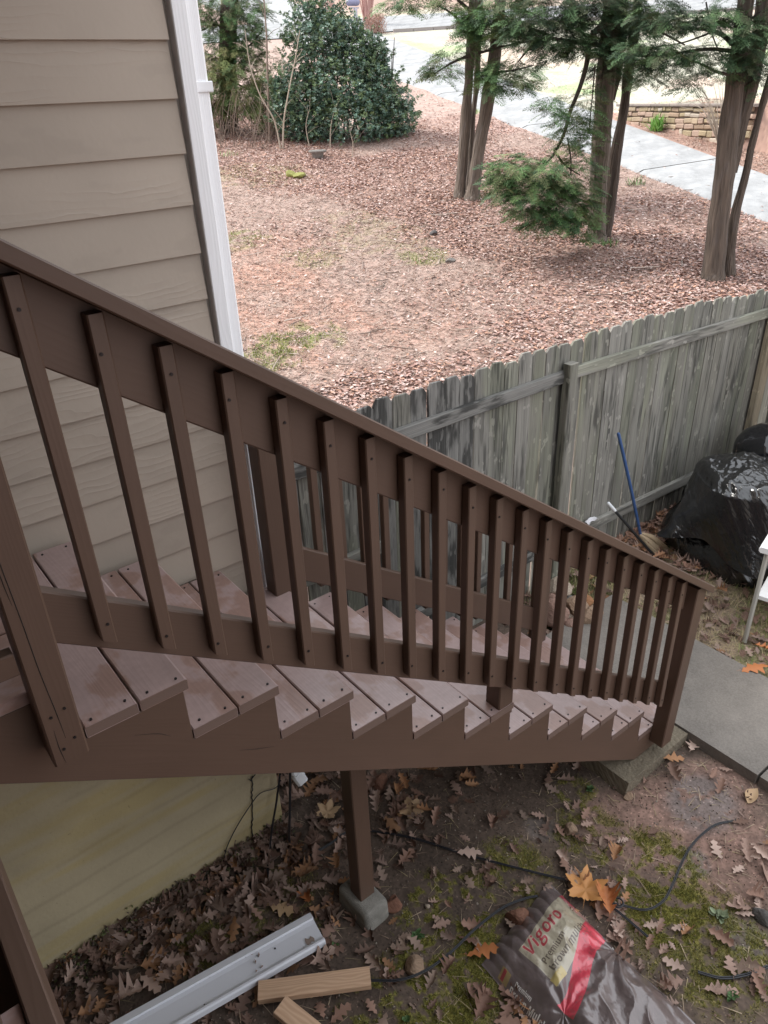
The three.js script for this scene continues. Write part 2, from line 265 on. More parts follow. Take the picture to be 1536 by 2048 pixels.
{
  const axis = (a, b, near, step, grow) => { const out = []; let p = near, s = step; while (p < b) { out.push(p); p += s; s *= grow; } out.push(b); p = near - step; s = step; while (p > a) { out.unshift(p); p -= s; s *= grow; } out.unshift(a); return out; };
  const xs = axis(-160, 420, 12, 0.22, 1.012), zs = axis(-420, 160, -9, 0.22, 1.012), pos = [], uv = [], idx = [];
  for (const z of zs) for (const x of xs) { const D = depthOf(x, z); pos.push(x, H(x, z) + (D < 60 && z < -1.7 ? 0.05 * (fbm(x * 0.9, z * 0.9, 4) - 0.5) : 0) - (z > -1.75 && x < 8.6 ? 0.12 : 0), z); uv.push((x - YX0) / YS, (z - YZ0) / YS); }
  const n = xs.length; for (let j = 0; j < zs.length - 1; j++) for (let i = 0; i < n - 1; i++) { const a = j * n + i, b = a + n; idx.push(a, b, a + 1, b, b + 1, a + 1); }
  const g = new THREE.BufferGeometry(); g.setAttribute('position', new THREE.Float32BufferAttribute(pos, 3)); g.setAttribute('uv', new THREE.Float32BufferAttribute(uv, 2)); g.setIndex(idx); g.computeVertexNormals();
  struct('ground', g, new THREE.MeshStandardMaterial({ map: T.yard, roughness: 0.95, bumpMap: T.grit, bumpScale: 0.0 }));
  console.log('yard grid', xs.length, zs.length);
}
// enclosed patch of soil by the stairs
const NX0 = -2.6, NZ0 = -1.72, NSX = 10.8, NSZ = 5.4;
const nearH = (x, z) => -2.425 + 0.05 * (fbm(x * 1.6 + 3, z * 1.6, 4) - 0.5) + 0.02 * (fbm(x * 9, z * 9, 3) - 0.5) + 0.03 * ss(2.2, 3.1, x) + (x > 4.1 ? 0.035 : 0) + 0.05 * ss(-0.9, -1.02, z) * ss(1.2, 0.9, x);
const MOSSN = [[onY(900, 1830, -2.4), 0.36, 1], [onY(880, 1950, -2.4), 0.34, 1], [onY(800, 2000, -2.4), 0.3, 0.8], [onY(1300, 1740, -2.4), 0.3, 0.9], [onY(1340, 1810, -2.4), 0.24, 1], [onY(1180, 1660, -2.4), 0.25, 0.5], [onY(1020, 1740, -2.4), 0.26, 0.6], [onY(1430, 1890, -2.4), 0.35, 0.6], [onY(1150, 1590, -2.4), 0.2, 0.5], [onY(400, 1880, -2.4), 0.2, 0.5], [onY(560, 1800, -2.4), 0.3, 0.3]];
const PALES = [[onY(1370, 1640, -2.4), 0.42, 1], [onY(1260, 1640, -2.4), 0.34, 0.8], [onY(1440, 1700, -2.4), 0.4, 0.8], [onY(1420, 1580, -2.4), 0.3, 0.8]];
const GREYS = [[onY(1400, 1600, -2.4), 0.24, 0.9], [onY(1385, 1720, -2.4), 0.1, 1], [onY(1490, 1860, -2.4), 0.14, 0.8], [onY(1080, 1650, -2.4), 0.12, 0.5]];
T.soil = tex(2048, 1024, (u, v) => {
  const x = NX0 + u * NSX, z = NZ0 + v * NSZ, n1 = fbm(x * 3, z * 3, 4), n2 = fbm(x * 22, z * 22, 4), n3 = fbm(x * 70, z * 70, 2), sp = hash(Math.floor(x * 170), Math.floor(z * 170));
  let c = [0.105, 0.074, 0.056].map((k) => k * (0.55 + 0.9 * n1));
  const pale = blotch(PALES, x, z), grey = blotch(GREYS, x, z) * ss(0.4, 0.6, n2 + 0.15), ms = blotch(MOSSN, x, z) * ss(0.36, 0.56, n2 + (n1 - 0.5) * 0.6), grs = x > 4.08 ? ss(0.35, 0.6, n1 + (n2 - 0.5) * 0.8) : 0;
  c = c.map((k, i) => mix(k, [0.27, 0.165, 0.13][i] * (0.7 + 0.6 * n2), pale * 0.85));
  c = c.map((k, i) => mix(k, [0.16, 0.145, 0.14][i], grey * 0.75));
  if (x > 4.05) c = [0.26, 0.19, 0.135].map((k, i) => mix(k * (0.6 + 0.8 * n2), [0.15, 0.155, 0.06][i], grs * 0.5));
  c = c.map((k, i) => mix(k, [0.185, 0.168, 0.035][i] * (0.6 + 0.8 * n3), ms * 0.95));
  return enc(c.map((k) => k * (0.62 + 0.76 * n3) * (sp > 0.988 ? 2.3 : sp < 0.1 ? 0.6 : 1)));
}, null, true);
struct('soil', surf(300, 170, (s, t) => { const x = NX0 + s * NSX, z = NZ0 + t * NSZ; return V(x, nearH(x, z), z); }), new THREE.MeshStandardMaterial({ map: T.soil, roughness: 0.95 }));

// driveway, road
function strip(name, A0, A1, B0, B1, lift, m, n, w) {                     // ribbon between edge line A and edge line B
  return struct(name, surf(w, n, (s, t) => { const a = A0.clone().lerp(A1, t), b = B0.clone().lerp(B1, t), p = a.lerp(b, s); p.y = H(p.x, p.z) + lift; return p; }, (s, t, p) => [p.x, p.z]), m);
}
const dirD = V(DL1.x - DL0.x, 0, DL1.z - DL0.z).normalize();
const along = (P, d) => P.clone().addScaledVector(dirD, d);
{
  const A0 = along(DL0, -16), A1 = along(DL0, 62), nrm = V(-dirD.z, 0, dirD.x); if (dLow(DL0.x + nrm.x, DL0.z + nrm.z) < 0) nrm.negate();
  const wid0 = dLow(DU0.x, DU0.z), wid1 = dLow(DU1.x, DU1.z), span = DU0.clone().sub(DL0).dot(dirD), span1 = DU1.clone().sub(DL0).dot(dirD), wAt = (d) => mix(wid0, wid1, (d - span) / (span1 - span));
  const dv = new THREE.Group(); dv.name = 'driveway'; dv.userData.kind = 'structure'; scene.add(dv);
  const cuts = [-16, -8, -1.2, 3.9, 9, 14.5, 21, 28, 36, 45, 62];
  for (let i = 0; i < cuts.length - 1; i++) {
    const d0 = cuts[i] + 0.02, d1 = cuts[i + 1] - 0.02, wob = (d) => 0.08 * (fbm(d * 0.9, 3.3, 3) - 0.5);
    const top = surf(10, Math.ceil((d1 - d0) * 2), (s, t) => { const d = mix(d0, d1, t), p = along(DL0, d).addScaledVector(nrm, mix(wob(d), wAt(d) + wob(d + 40), s)); p.y = H(p.x, p.z) + 0.045 - (s === 0 || s === 1 ? 0.09 : 0); return p; }, (s, t, p) => [p.x, p.z]);
    const o = mesh('slab', top, M.drive); dv.add(o);
  }
}
{
  const d0 = depthOf(roadP.x, roadP.z), d1 = depthOf(roadF.x, roadF.z), Rt = V(-HF.z, 0, HF.x), skew = 0.06;
  struct('road', surf(60, 12, (s, t) => { const a = mix(-60, 34, s), d = mix(d0, Math.min(d1, d0 + 14), t) + a * skew * 3, p = V(EYE.x, 0, EYE.z).addScaledVector(HF, d).addScaledVector(Rt, a); p.y = H(p.x, p.z) + 0.05; return p; }, (s, t, p) => [p.x, p.z]), mat(0.36, 0.365, 0.37, 0.9, { map: T.conc }));
  const kerb = []; for (let i = 0; i < 24; i++) { const a = mix(1.5, 26, i / 24), a2 = a + 1.0, q = (k) => { const p = V(EYE.x, 0, EYE.z).addScaledVector(HF, d0 + k * skew * 3 - 0.15).addScaledVector(Rt, k); p.y = H(p.x, p.z) + 0.06; return p; }; kerb.push(beam(q(a), q(a2), 0.18, 0.16)); }
  struct('kerb', mergeGeometries(kerb), mat(0.26, 0.23, 0.22, 0.9));
}

// ---------------------------------------------------------------- house corner
{
  const t = thing('house', 'beige lap-sided house with white corner trim and yellowish painted foundation beside the stairs', 'house', [1.03, -2.4, -1.05]);
  const EXP = 0.17, lap = 0.019;
  for (let k = -3; k < 16; k++) {                                         // each lap board, its lower edge proud of the one below
    const yb = 1.436 - EXP * k, yt = yb + EXP + 0.02, x0 = -2.2, x1 = 1.006 + rr(-0.0015, 0.0015);
    const ox = rr(0, 9), oy = rr(0, 9), z0 = -1.05, wob = (x) => 0.0012 * Math.sin(x * 3 + k), n = 16;
    const g = surf(n, 5, (s, q) => { const x = mix(x0, x1, s); return [V(x, yb + wob(x), z0 - 0.024), V(x, yb + wob(x), z0 - 0.0015), V(x, yb + 0.0015 + wob(x), z0), V(x, mix(yb, yt, 0.5), z0 - lap * 0.5), V(x, yt, z0 - lap), V(x, yt, z0 - lap - 0.006)][Math.round(q * 5)]; }, (s, q, p) => [p.x + ox, p.y + oy]);
    const end = new THREE.BufferGeometry(); end.setAttribute('position', new THREE.Float32BufferAttribute([x1, yb, z0 - 0.024, x1, yb, z0, x1, yt, z0 - lap, x1, yt, z0 - 0.04], 3)); end.setAttribute('uv', new THREE.Float32BufferAttribute([0, 0, 0.01, 0, 0.01, 0.1, 0, 0.1], 2)); end.setIndex([0, 2, 1, 0, 3, 2]); end.computeVertexNormals();
    part(t, 'siding_board', mergeGeometries([g, end]), M.siding[(k + 9) % 3]);
  }
  part(t, 'upper_wall', box(-5, 1.019, 1.436 + EXP * 3 + 0.19, 5.1, -1.2, -1.056, { along: 'x' }), M.siding[0]);
  part(t, 'wall_core', box(-5, 1.02, -1.0, 5.1, -4.6, -1.1, { along: 'x' }), M.siding[1]);
  part(t, 'foundation', surf(40, 14, (s, q) => { const x = mix(-3, 0.975, s); return V(x, mix(-2.75, -1.0, q), -1.018 + 0.004 * fbm(x * 4, q * 8, 3)); }, (s, q, p) => [p.x + 0.7, p.y]), M.found);
  part(t, 'foundation_side', box(0.6, 0.974, -2.75, -1.0, -4.5, -1.02, { along: 'z' }), M.found);
  part(t, 'corner_trim', box(1.024, 1.078, -1.03, 5.1, -1.13, -1.034), M.trim);
  part(t, 'house_wrap', box(0.98, 1.03, -1.03, 5.1, -1.12, -1.078), mat(0.3, 0.27, 0.24, 0.9));
  part(t, 'added_main_wall', box(-7, -3.2, -2.7, 5.1, -1.0, 7, { along: 'z' }), M.siding[1]);  // unseen wall, added to block sky light from the left
  part(t, 'added_back_wall', box(-3.2, -0.1, -2.7, 5.1, 2.75, 7, { along: 'x' }), M.siding[1]);  // added behind the camera so the left faces of the balusters go dark
  part(t, 'added_main_roof', box(-7.5, -2.6, 5.36, 5.6, -1.6, 7.5, { along: 'z' }), M.roof);  // unseen roof on the added wall, closes off more sky
  part(t, 'roof', box(-5.5, 1.5, 5.1, 5.35, -5.2, -0.6, { along: 'x' }), M.roof);
  // downspout
  const dsp = part(t, 'downspout', box(1.082, 1.142, -2.02, 5.0, -1.145, -1.07, { ch: 0.01 }), M.trim);
  for (const y of [1.28, -1.95]) sub(dsp, 'strap', box(1.07, 1.15, y, y + 0.035, -1.15, -1.062, { along: 'x' }), M.trim);
  const el = [];
  for (let i = 0; i < 4; i++) { const a = V(1.11, -2.0 - i * 0.03, -1.108 + i * 0.018), b = V(1.11 + 0.006 * i, -2.06 - i * 0.03, -1.09 + i * 0.02); el.push(beam(a, b, 0.07 - i * 0.001, 0.08, { up: V(0, 0, 1), ch: 0.012 })); }
  sub(dsp, 'elbow', mergeGeometries(el), M.trim);
}
solo('dead_vine', (() => { const p = []; for (let i = 0; i <= 24; i++) { const q = onZ(502 + 5 * fbm(i * 0.5, 3, 3) + 1.2 * Math.sin(i * 2.9), 1552 + i * 5.4, -1.008); p.push(q); } return mergeGeometries([tube(p, 0.0035, 5), tube([p[1], p[0].clone().add(V(0.02, 0.02, 0.01))], 0.003, 5), tube([p[2], p[1].clone().add(V(-0.02, 0.02, 0.01))], 0.003, 5)]); })(), M.cable, 'thin dark dead vine climbing straight up the yellowish foundation wall', 'vine', [0.7, -2.4, -1]);

// ---------------------------------------------------------------- staircase
const RUN = 0.285, RISE = 0.19302, OV = 0.0208, TT = 0.038, ZF = -1.008;
{
  const t = thing('staircase', 'brown painted wooden staircase with slatted railings descending past the house corner', 'staircase', [3.0, -2.32, -0.5]);
  const strPts = [];
  strPts.push([-0.32, -0.045]);
  for (let i = 1; i <= 11; i++) { strPts.push([(i - 1) * RUN - OV, i === 1 ? -0.045 : -(i - 1) * RISE - TT]); strPts.push([(i - 1) * RUN - OV, -i * RISE - TT]); }
  strPts.push([11 * RUN - OV - 0.005, -11 * RISE - TT], [11 * RUN - OV - 0.005, -2.318], [2.83, -2.318], [-0.32, -0.41 + 0.32 * 0.675]);
  for (const [z0, z1] of [[-0.038, 0], [ZF, ZF + 0.038], [-0.53, -0.492]]) {
    const g = extrudeZ(strPts, z0, z1), p = g.attributes.position, uv = [];
    for (let i = 0; i < p.count; i++) { const x = p.getX(i), y = p.getY(i); uv.push((x - y * 0.68) * 0.827 + z0 * 3, (y + x * 0.68) * 0.827 + p.getZ(i)); }
    g.setAttribute('uv', new THREE.Float32BufferAttribute(uv, 2)); part(t, 'stringer', g, M.brown);
  }
  const screws = [];
  const screw = (x, y, z, n) => { const g = new THREE.CylinderGeometry(0.0042, 0.0042, 0.004, 7); if (n === 'z') g.rotateX(Math.PI / 2); g.translate(x, y, z); screws.push(g); };
  for (let i = 1; i <= 11; i++) {
    const xb = (i - 1) * RUN - OV + 0.003, xn = i * RUN, y = -i * RISE, mid = (xb + xn) / 2, zf = (i <= 3 ? -1.012 : ZF - 0.004);
    for (const [x0, x1, nose] of [[xb, mid - 0.003, 0], [mid + 0.003, xn, 1]]) {
      const dy = rr(-0.0012, 0.0012);
      const g = beam(V((x0 + x1) / 2, y - TT / 2 + dy, zf), V((x0 + x1) / 2, y - TT / 2 + dy, 0.0015), x1 - x0, TT, { ch: 0.004, k1: 0 });
      if (nose) { const p = g.attributes.position; for (let k = 0; k < p.count; k++) { const dx = x1 - p.getX(k); if (dx < 0.006) { const q = (p.getY(k) - y + TT / 2) / (TT / 2); p.setX(k, p.getX(k) - 0.006 * q * q); } } g.computeVertexNormals(); }
      part(t, 'tread_board', g, M.tread);
      for (const z of [-0.022, ZF + 0.025]) for (const f of [0.2, 0.8]) screw(mix(x0, x1, f) + rr(-0.006, 0.006), y + 0.0012, z + rr(-0.006, 0.006), 'y');
    }
    if (i < 11) part(t, 'riser', box(xn - OV - 0.022, xn - OV - 0.003, y - RISE - 0.0, y - TT - 0.001, ZF + 0.04, -0.04, { along: 'z' }), M.brown);
  }
  // near railing: posts outside the stringer, sloped rails between them, balusters on the outer face
  const line = (a, m) => (x) => a + m * x;
  const capB = line(1.072, -0.717), urB = line(0.868, -0.702), lrT = line(0.262, -0.686), lrB = line(0.104, -0.681), balB = line(0.141, -0.7);
  const sloped = (x0, x1, top, bot, z0, z1) => { const a = V(x0, (top(x0) + bot(x0)) / 2, (z0 + z1) / 2), b = V(x1, (top(x1) + bot(x1)) / 2, (z0 + z1) / 2), d = b.clone().sub(a), al = Math.atan2(d.y, d.x), h = Math.abs(top(x0) - bot(x0)) * Math.cos(al); return beam(a, b, z1 - z0, h, { k0: Math.tan(al), k1: Math.tan(al), ch: 0.004 }); };
  const post = (x0, x1, y0, y1, z0, z1, lean = 0) => { const g = box(x0, x1, y0, y1, z0, z1, { ch: 0.005 }), p = g.attributes.position; if (lean) for (let k = 0; k < p.count; k++) p.setX(k, p.getX(k) + lean * (p.getY(k) - y0) / (y1 - y0)); return g; };
  part(t, 'post', post(-0.122, -0.034, -0.196, 1.16, 0.002, 0.09, 0.012), M.brown);
  part(t, 'post', post(2.955, 3.05, -2.235, capB(3.04) - 0.002, 0.001, 0.09, 0.06), M.brown);
  part(t, 'post', post(1.615, 1.704, -6 * RISE - 0.06, -0.95, -0.088, -0.001), M.brown);
  part(t, 'handrail', sloped(-0.26, 3.125, line(1.119, -0.717), capB, -0.022, 0.12), M.brown);
  part(t, 'upper_rail', sloped(-0.03, 2.99, line(1.07, -0.717), urB, 0.001, 0.038), M.brown);
  part(t, 'lower_rail', sloped(-0.031, 2.972, lrT, lrB, 0.001, 0.038), M.brown);
  for (let i = 0; i <= 20; i++) {
    const x0 = 0.071 + 0.1393 * i + rr(-0.002, 0.002), x1 = x0 + 0.037, yb = balB(x0), yt = capB(x0 + 0.037) - rr(0.002, 0.008);
    const g = beam(V((x0 + x1) / 2, yb, 0.0575), V((x0 + x1) / 2, yt, 0.0575), 0.037, 0.037, { up: V(0, 0, 1), ch: 0.0035 }), p = g.attributes.position;
    for (let k = 0; k < p.count; k++) if (p.getY(k) < yb + 0.01) p.setY(k, p.getY(k) + 0.7 * (x0 - p.getX(k)) * 0.9 + 0.01); else p.setX(k, p.getX(k) + rr(-0.0, 0.0) + 0.004 * (i / 20));
    g.computeVertexNormals(); part(t, 'baluster', g, M.brown);
    for (const yy of [yt - 0.075, balB(x0) + 0.05]) screw((x0 + x1) / 2 + rr(-0.006, 0.006), yy + rr(-0.012, 0.012), 0.0765, 'z');
  }
  for (const [x, y] of [[-0.095, -0.04], [-0.06, -0.03], [-0.09, -0.15], [-0.058, -0.13]]) screw(x, y, 0.0905, 'z');
  // far railing, from the house corner down
  const fT = line(0.252, -0.696), fB = line(0.055, -0.69), fU = line(0.86, -0.7), fC = line(1.05, -0.71);
  part(t, 'post', post(1.062, 1.152, -4 * RISE - 0.02, fC(1.1), ZF + 0.008, ZF + 0.098), M.brown);
  part(t, 'post', post(3.01, 3.1, -2.3, fC(3.06), ZF - 0.03, ZF + 0.058), M.brown);
  part(t, 'lower_rail', sloped(1.153, 3.009, fT, fB, ZF - 0.03, ZF + 0.008), M.brown);
  part(t, 'upper_rail', sloped(1.153, 3.009, line(1.04, -0.71), fU, ZF - 0.03, ZF + 0.008), M.brown);
  part(t, 'handrail', sloped(1.03, 3.16, line(1.095, -0.71), fC, ZF - 0.09, ZF + 0.05), M.brown);
  for (let i = 0; i < 13; i++) { const x = 1.262 + 0.1393 * i; part(t, 'baluster', beam(V(x, fB(x) - 0.02, ZF - 0.05), V(x, fC(x) - 0.02, ZF - 0.05), 0.037, 0.037, { up: V(0, 0, 1) }), M.brown); }
  const ring = tex(256, 128, (u, v) => { const d = Math.hypot((u - 0.5) * 1.1, v + 0.25 + 0.05 * fbm(u * 5, v * 5, 2)); return clamp(0.55 + 0.4 * Math.pow(0.5 + 0.5 * Math.sin(d * 70), 0.6)); }, [0.145, 0.038]);
  const endM = mat(0.19, 0.125, 0.1, 0.7, { map: ring });
  for (let i = 1; i <= 11; i++) { const xb = (i - 1) * RUN - OV + 0.003, xn = i * RUN, mid = (xb + xn) / 2; for (const [x0, x1] of [[xb, mid - 0.003], [mid + 0.003, xn - 0.004]]) part(t, 'end_grain', surf(1, 1, (s, q) => V(mix(x0 + 0.0015, x1 - 0.0015, s), -i * RISE - TT + 0.002 + q * (TT - 0.004), 0.0026), (s, q) => [s * 0.145 + i * 0.02, q * 0.038]), endM); }
  const crackM = mat(0.02, 0.014, 0.012, 0.9), crack = (pts) => part(t, 'crack', tube(pts.map((p) => V(...p)), pts.map((_, i) => i === 0 || i === pts.length - 1 ? 0.0003 : 0.0011), 4), crackM);
  crack([[-0.094, 0.62, 0.0903], [-0.093, 0.45, 0.0905], [-0.088, 0.25, 0.0905], [-0.086, 0.1, 0.0905], [-0.08, -0.04, 0.0905], [-0.078, -0.12, 0.0903]]);
  crack([[-0.098, -0.08, 0.0903], [-0.099, -0.14, 0.0905], [-0.095, -0.195, 0.0905]]); crack([[-0.1, 0.5, 0.0903], [-0.099, 0.36, 0.0905], [-0.096, 0.3, 0.0903]]);
  crack([[0.4, -0.565, 0.0003], [0.46, -0.6, 0.0006], [0.52, -0.63, 0.0003]]); crack([[0.1, -0.3, 0.0003], [0.17, -0.34, 0.0005], [0.2, -0.37, 0.0003]]);
  part(t, 'support_post', post(1.008, 1.098, -2.32, -0.86, -0.405, -0.315), M.brown);
  part(t, 'support_beam', box(0.99, 1.12, -1.0, -0.86, ZF + 0.04, -0.04, { along: 'z' }), M.brown);
  const sg = part(t, 'screws', mergeGeometries(screws), M.screw); sg.userData.kind = 'stuff';
}
// deck by the camera
{
  const t = thing('deck', 'brown wooden deck landing at the top of the stairs, left edge of the photo', 'deck', [-1.2, -0.04, 0]);
  part(t, 'rim_joist', box(-3.2, -0.322, -0.31, 0.1, -0.038, 0, { along: 'x' }), M.brown);
  part(t, 'rim_joist', box(-0.342, -0.304, -0.30, 0.012, 0.012, 2.74), M.brown);
  for (let i = 0; i < 7; i++) part(t, 'floor_board', box(-3.2, -0.03, -0.043, -0.003, -0.14 - i * 0.146 + 0.005, -0.14 - i * 0.146 + 0.143, { along: 'x' }), M.tread);
  for (let i = 0; i < 13; i++) part(t, 'floor_board', box(-3.2, -0.346, -0.043, -0.004, 0.764 + i * 0.146, 0.764 + i * 0.146 + 0.14, { along: 'x' }), M.tread);
  part(t, 'inner_joist', box(-3.2, -0.346, -0.30, -0.21, 0.02, 0.75, { along: 'x' }), M.brown);
  part(t, 'side_rail', box(-0.405, -0.372, 0.02, 0.058, 0.2, 2.74), M.brown);
  part(t, 'lower_rail', box(-3.2, -0.126, 0.108, 0.172, 0.045, 0.082, { along: 'x' }), M.brown);
  part(t, 'upper_rail', box(-3.2, -0.126, 0.85, 1.02, 0.004, 0.04, { along: 'x' }), M.brown);
  part(t, 'handrail', box(-3.2, -0.262, 1.255, 1.3, -0.02, 0.12, { along: 'x' }), M.brown);
  for (let i = 0; i < 8; i++) part(t, 'baluster', beam(V(-0.27 - i * 0.139, 0.06, 0.105), V(-0.27 - i * 0.139, 1.0, 0.105), 0.037, 0.037, { up: V(0, 0, 1) }), M.brown);
  for (const [x, z] of [[-0.45, 2.6], [-3.0, 2.6], [-3.0, 0.2]]) part(t, 'post', box(x - 0.07, x + 0.07, -2.6, -0.3, z - 0.07, z + 0.07), M.brown);
}
{
  const t = thing('added_porch_roof', 'unseen porch roof added over the deck to hold off sky light', 'roof', [-1, 2.35, 1]);  // unseen, added and set low to shade the upper stairs and siding
  part(t, 'ceiling', box(-3.2, 0.8, 2.37, 2.41, -1.02, 2.74, { along: 'z' }), M.brown); part(t, 'roof_deck', box(-3.2, 0.9, 2.412, 2.55, -1.02, 2.74, { along: 'z' }), M.roof);
  part(t, 'fascia', box(0.8, 0.84, 2.25, 2.41, -1.0, 2.7), M.trim); part(t, 'post', box(-0.5, -0.4, 0, 2.37, 2.6, 2.7), M.brown);
}
// footing block, pad, walkway
{
  const g = new RoundedBoxGeometry(0.155, 0.17, 0.25, 4, 0.032); g.rotateY(0.05); const p = g.attributes.position;
  for (let k = 0; k < p.count; k++) { const f = 1 + 0.08 * (0.5 - (p.getY(k) + 0.1) / 0.2); p.setXYZ(k, p.getX(k) * f + 0.006 * (fbm(p.getY(k) * 30, p.getZ(k) * 30, 2) - 0.5), p.getY(k), p.getZ(k) * f); }
  g.computeVertexNormals(); g.translate(1.047, -2.4, -0.352); solo('concrete_block', g, M.concPale, 'rounded grey concrete footing block under the single stair support post', 'block', [1.047, -2.5, -0.345]);
  const pg = []; const a = extrudeZ([[2.62, -2.52], [3.262, -2.52], [3.262, -2.322], [2.66, -2.322]], -1.15, 0.085); const pp = a.attributes.position, uv = [];
  for (let k = 0; k < pp.count; k++) uv.push(pp.getX(k) + pp.getY(k) * 0.3, pp.getZ(k) + pp.getY(k)); a.setAttribute('uv', new THREE.Float32BufferAttribute(uv, 2));
  solo('concrete_pad', a, M.padConc, 'rough pale concrete pad under the foot of the brown stairs', 'pad', [2.95, -2.5, -0.5]);
  const w = new THREE.Group(); w.name = 'walkway'; w.userData.kind = 'structure'; scene.add(w);
  for (const [z0, z1] of [[-1.13, 0.53], [0.545, 1.9], [1.915, 3.4]]) { const s = extrudeZ([[3.27, -2.43], [4.1, -2.43], [4.1, -2.31], [3.27, -2.31]], z0, z1); const p = s.attributes.position, uv = []; for (let k = 0; k < p.count; k++) uv.push(p.getX(k) + p.getY(k), p.getZ(k) + p.getY(k)); s.setAttribute('uv', new THREE.Float32BufferAttribute(uv, 2)); w.add(mesh('slab', s, M.conc)); }
}

// ---------------------------------------------------------------- fences
function picket(t, p, dir, w, yb, yt, m, thick = 0.016) {                 // dog-eared board, grain upright
  const c = 0.03, n = V(-dir.z, 0, dir.x), pts = [[-w / 2, yb], [w / 2, yb], [w / 2, yt - c - rr(0, 0.012)], [w / 2 - c * 0.9, yt - rr(0, 0.006)], [-w / 2 + c * 0.9, yt - rr(0, 0.006)], [-w / 2, yt - c - rr(0, 0.012)]];
  const g = new THREE.ExtrudeGeometry(new THREE.Shape(pts.map((q) => new THREE.Vector2(...q))), { depth: thick, bevelEnabled: true, bevelThickness: 0.0015, bevelSize: 0.0015, bevelOffset: -0.0015, bevelSegments: 1 });
  const q = g.attributes.position, uv = [], ou = rr(0, 9), ov = rr(0, 9); for (let k = 0; k < q.count; k++) uv.push(q.getY(k) + ou, q.getX(k) + q.getZ(k) + ov);
  g.setAttribute('uv', new THREE.Float32BufferAttribute(uv, 2));
  g.translate(0, 0, -thick); g.rotateZ(rr(-0.006, 0.006)); g.applyMatrix4(new THREE.Matrix4().makeBasis(dir, V(0, 1, 0), n.clone()).setPosition(p));
  part(t, 'picket', g, m);
}
{
  const t = thing('wooden_fence', 'weathered grey-green wooden privacy fence with dog-eared pickets behind the stairs', 'fence', [4, -2.42, -1.64]);
  let x = 0.7;
  const topY = (x) => -0.335 - 0.03 * Math.max(0, x - 4.6) - 0.055 * Math.max(0, x - 5.6);
  while (x < 7.5) {
    const w = rr(0.128, 0.142), gap = (x > 3.86 && x < 3.99) ? 0.013 : rr(0.001, 0.006), yt = topY(x) + rr(-0.022, 0.018);
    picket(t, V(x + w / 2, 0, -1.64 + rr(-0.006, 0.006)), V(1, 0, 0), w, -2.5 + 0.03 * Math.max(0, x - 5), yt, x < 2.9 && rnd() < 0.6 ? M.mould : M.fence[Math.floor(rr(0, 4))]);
    x += w + gap;
  }
  const rail = (x0, y0, x1, y1, m) => part(t, 'rail', beam(V(x0, y0, -1.62), V(x1, y1, -1.62), 0.038, 0.088, { ch: 0.004 }), m);
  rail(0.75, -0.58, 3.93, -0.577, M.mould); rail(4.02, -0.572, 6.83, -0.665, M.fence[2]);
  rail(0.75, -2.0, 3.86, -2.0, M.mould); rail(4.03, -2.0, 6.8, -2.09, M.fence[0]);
  rail(0.75, -1.3, 2.2, -1.3, M.fence[1]);
  part(t, 'post', box(3.875, 3.965, -2.6, -0.475, -1.6405 + 0.022, -1.55, { ch: 0.006 }), M.fence[3]);
  part(t, 'post', box(1.0, 1.09, -2.6, -0.45, -1.6, -1.51, { ch: 0.006 }), M.fence[1]);
}
{
  const t = thing('wooden_fence', 'tan and green wooden side fence meeting the long fence behind the garbage bags', 'fence', [6.85, -2.3, -0.4]);
  part(t, 'post', box(6.735, 6.86, -2.6, -0.5, -1.62, -1.56, { ch: 0.005 }), M.tanBoard);
  let z = -1.5; while (z < 3) { const w = rr(0.13, 0.142); picket(t, V(6.905, 0, z + w / 2), V(0, 0, 1), w, -2.4, -0.42 + rr(-0.02, 0.02), M.fence[Math.floor(rr(0, 4))]); z += w + 0.004; }
  for (const y of [-0.7, -1.55, -2.1]) part(t, 'rail', box(6.84, 6.878, y - 0.044, y + 0.044, -1.49, 3), M.fence[3]);
}
// ---------------------------------------------------------------- things by the fence
{
  const b = onZ(1281, 1070, -1.47), a = onZ(1237, 868, -1.575), tip = onY(1332, 1112, -2.385);
  const t = thing('corn_broom', 'corn broom with a blue handle leaning against the fence', 'broom', [b.x, -2.4, b.z]);
  part(t, 'handle', mergeGeometries([tube([a, a.clone().lerp(b, 0.5).add(V(0.006, 0, 0)), b], 0.0135, 10), new THREE.SphereGeometry(0.0135, 10, 8).translate(a.x, a.y, a.z)]), M.blue);
  const br = [], ax = tip.clone().sub(b), sd = V(ax.z, 0, -ax.x).normalize();
  for (let i = 0; i < 130; i++) { const f = rr(-1, 1), q = rr(-1, 1), e = b.clone().addScaledVector(ax, rr(0.86, 1.04)).addScaledVector(sd, f * 0.11).add(V(0, q * 0.015 + 0.02, 0)), s = b.clone().addScaledVector(sd, f * 0.025).add(V(0, q * 0.018, 0)), m = s.clone().lerp(e, 0.4).addScaledVector(sd, f * 0.025).add(V(0, 0.012 + q * 0.012, 0)); br.push(tube([s, m, e], [0.003, 0.0026, 0.0015], 4)); }
  const bm = part(t, 'bristles', mergeGeometries(br), M.straw); bm.userData.kind = 'stuff';
  const st = b.clone().addScaledVector(ax, 0.3); part(t, 'binding', beam(st, st.clone().addScaledVector(ax, 0.04), 0.13, 0.05, { ch: 0.02 }), mat(0.3, 0.1, 0.06, 0.8));
}
{
  const a = onZ(1217, 1007, -1.5), b = onY(1312, 1116, -2.37), c = a.clone().lerp(b, 0.13);
  const t = thing('tool_handle', 'thin black tool pole with a white grip end standing before the broom', 'tool', [b.x, -2.4, b.z]);
  part(t, 'pole', tube([c, b], 0.0115, 9), M.blackMatt); part(t, 'grip', mergeGeometries([tube([a, c], 0.0145, 9), new THREE.SphereGeometry(0.0145, 9, 6).translate(a.x, a.y, a.z)]), M.white);
}
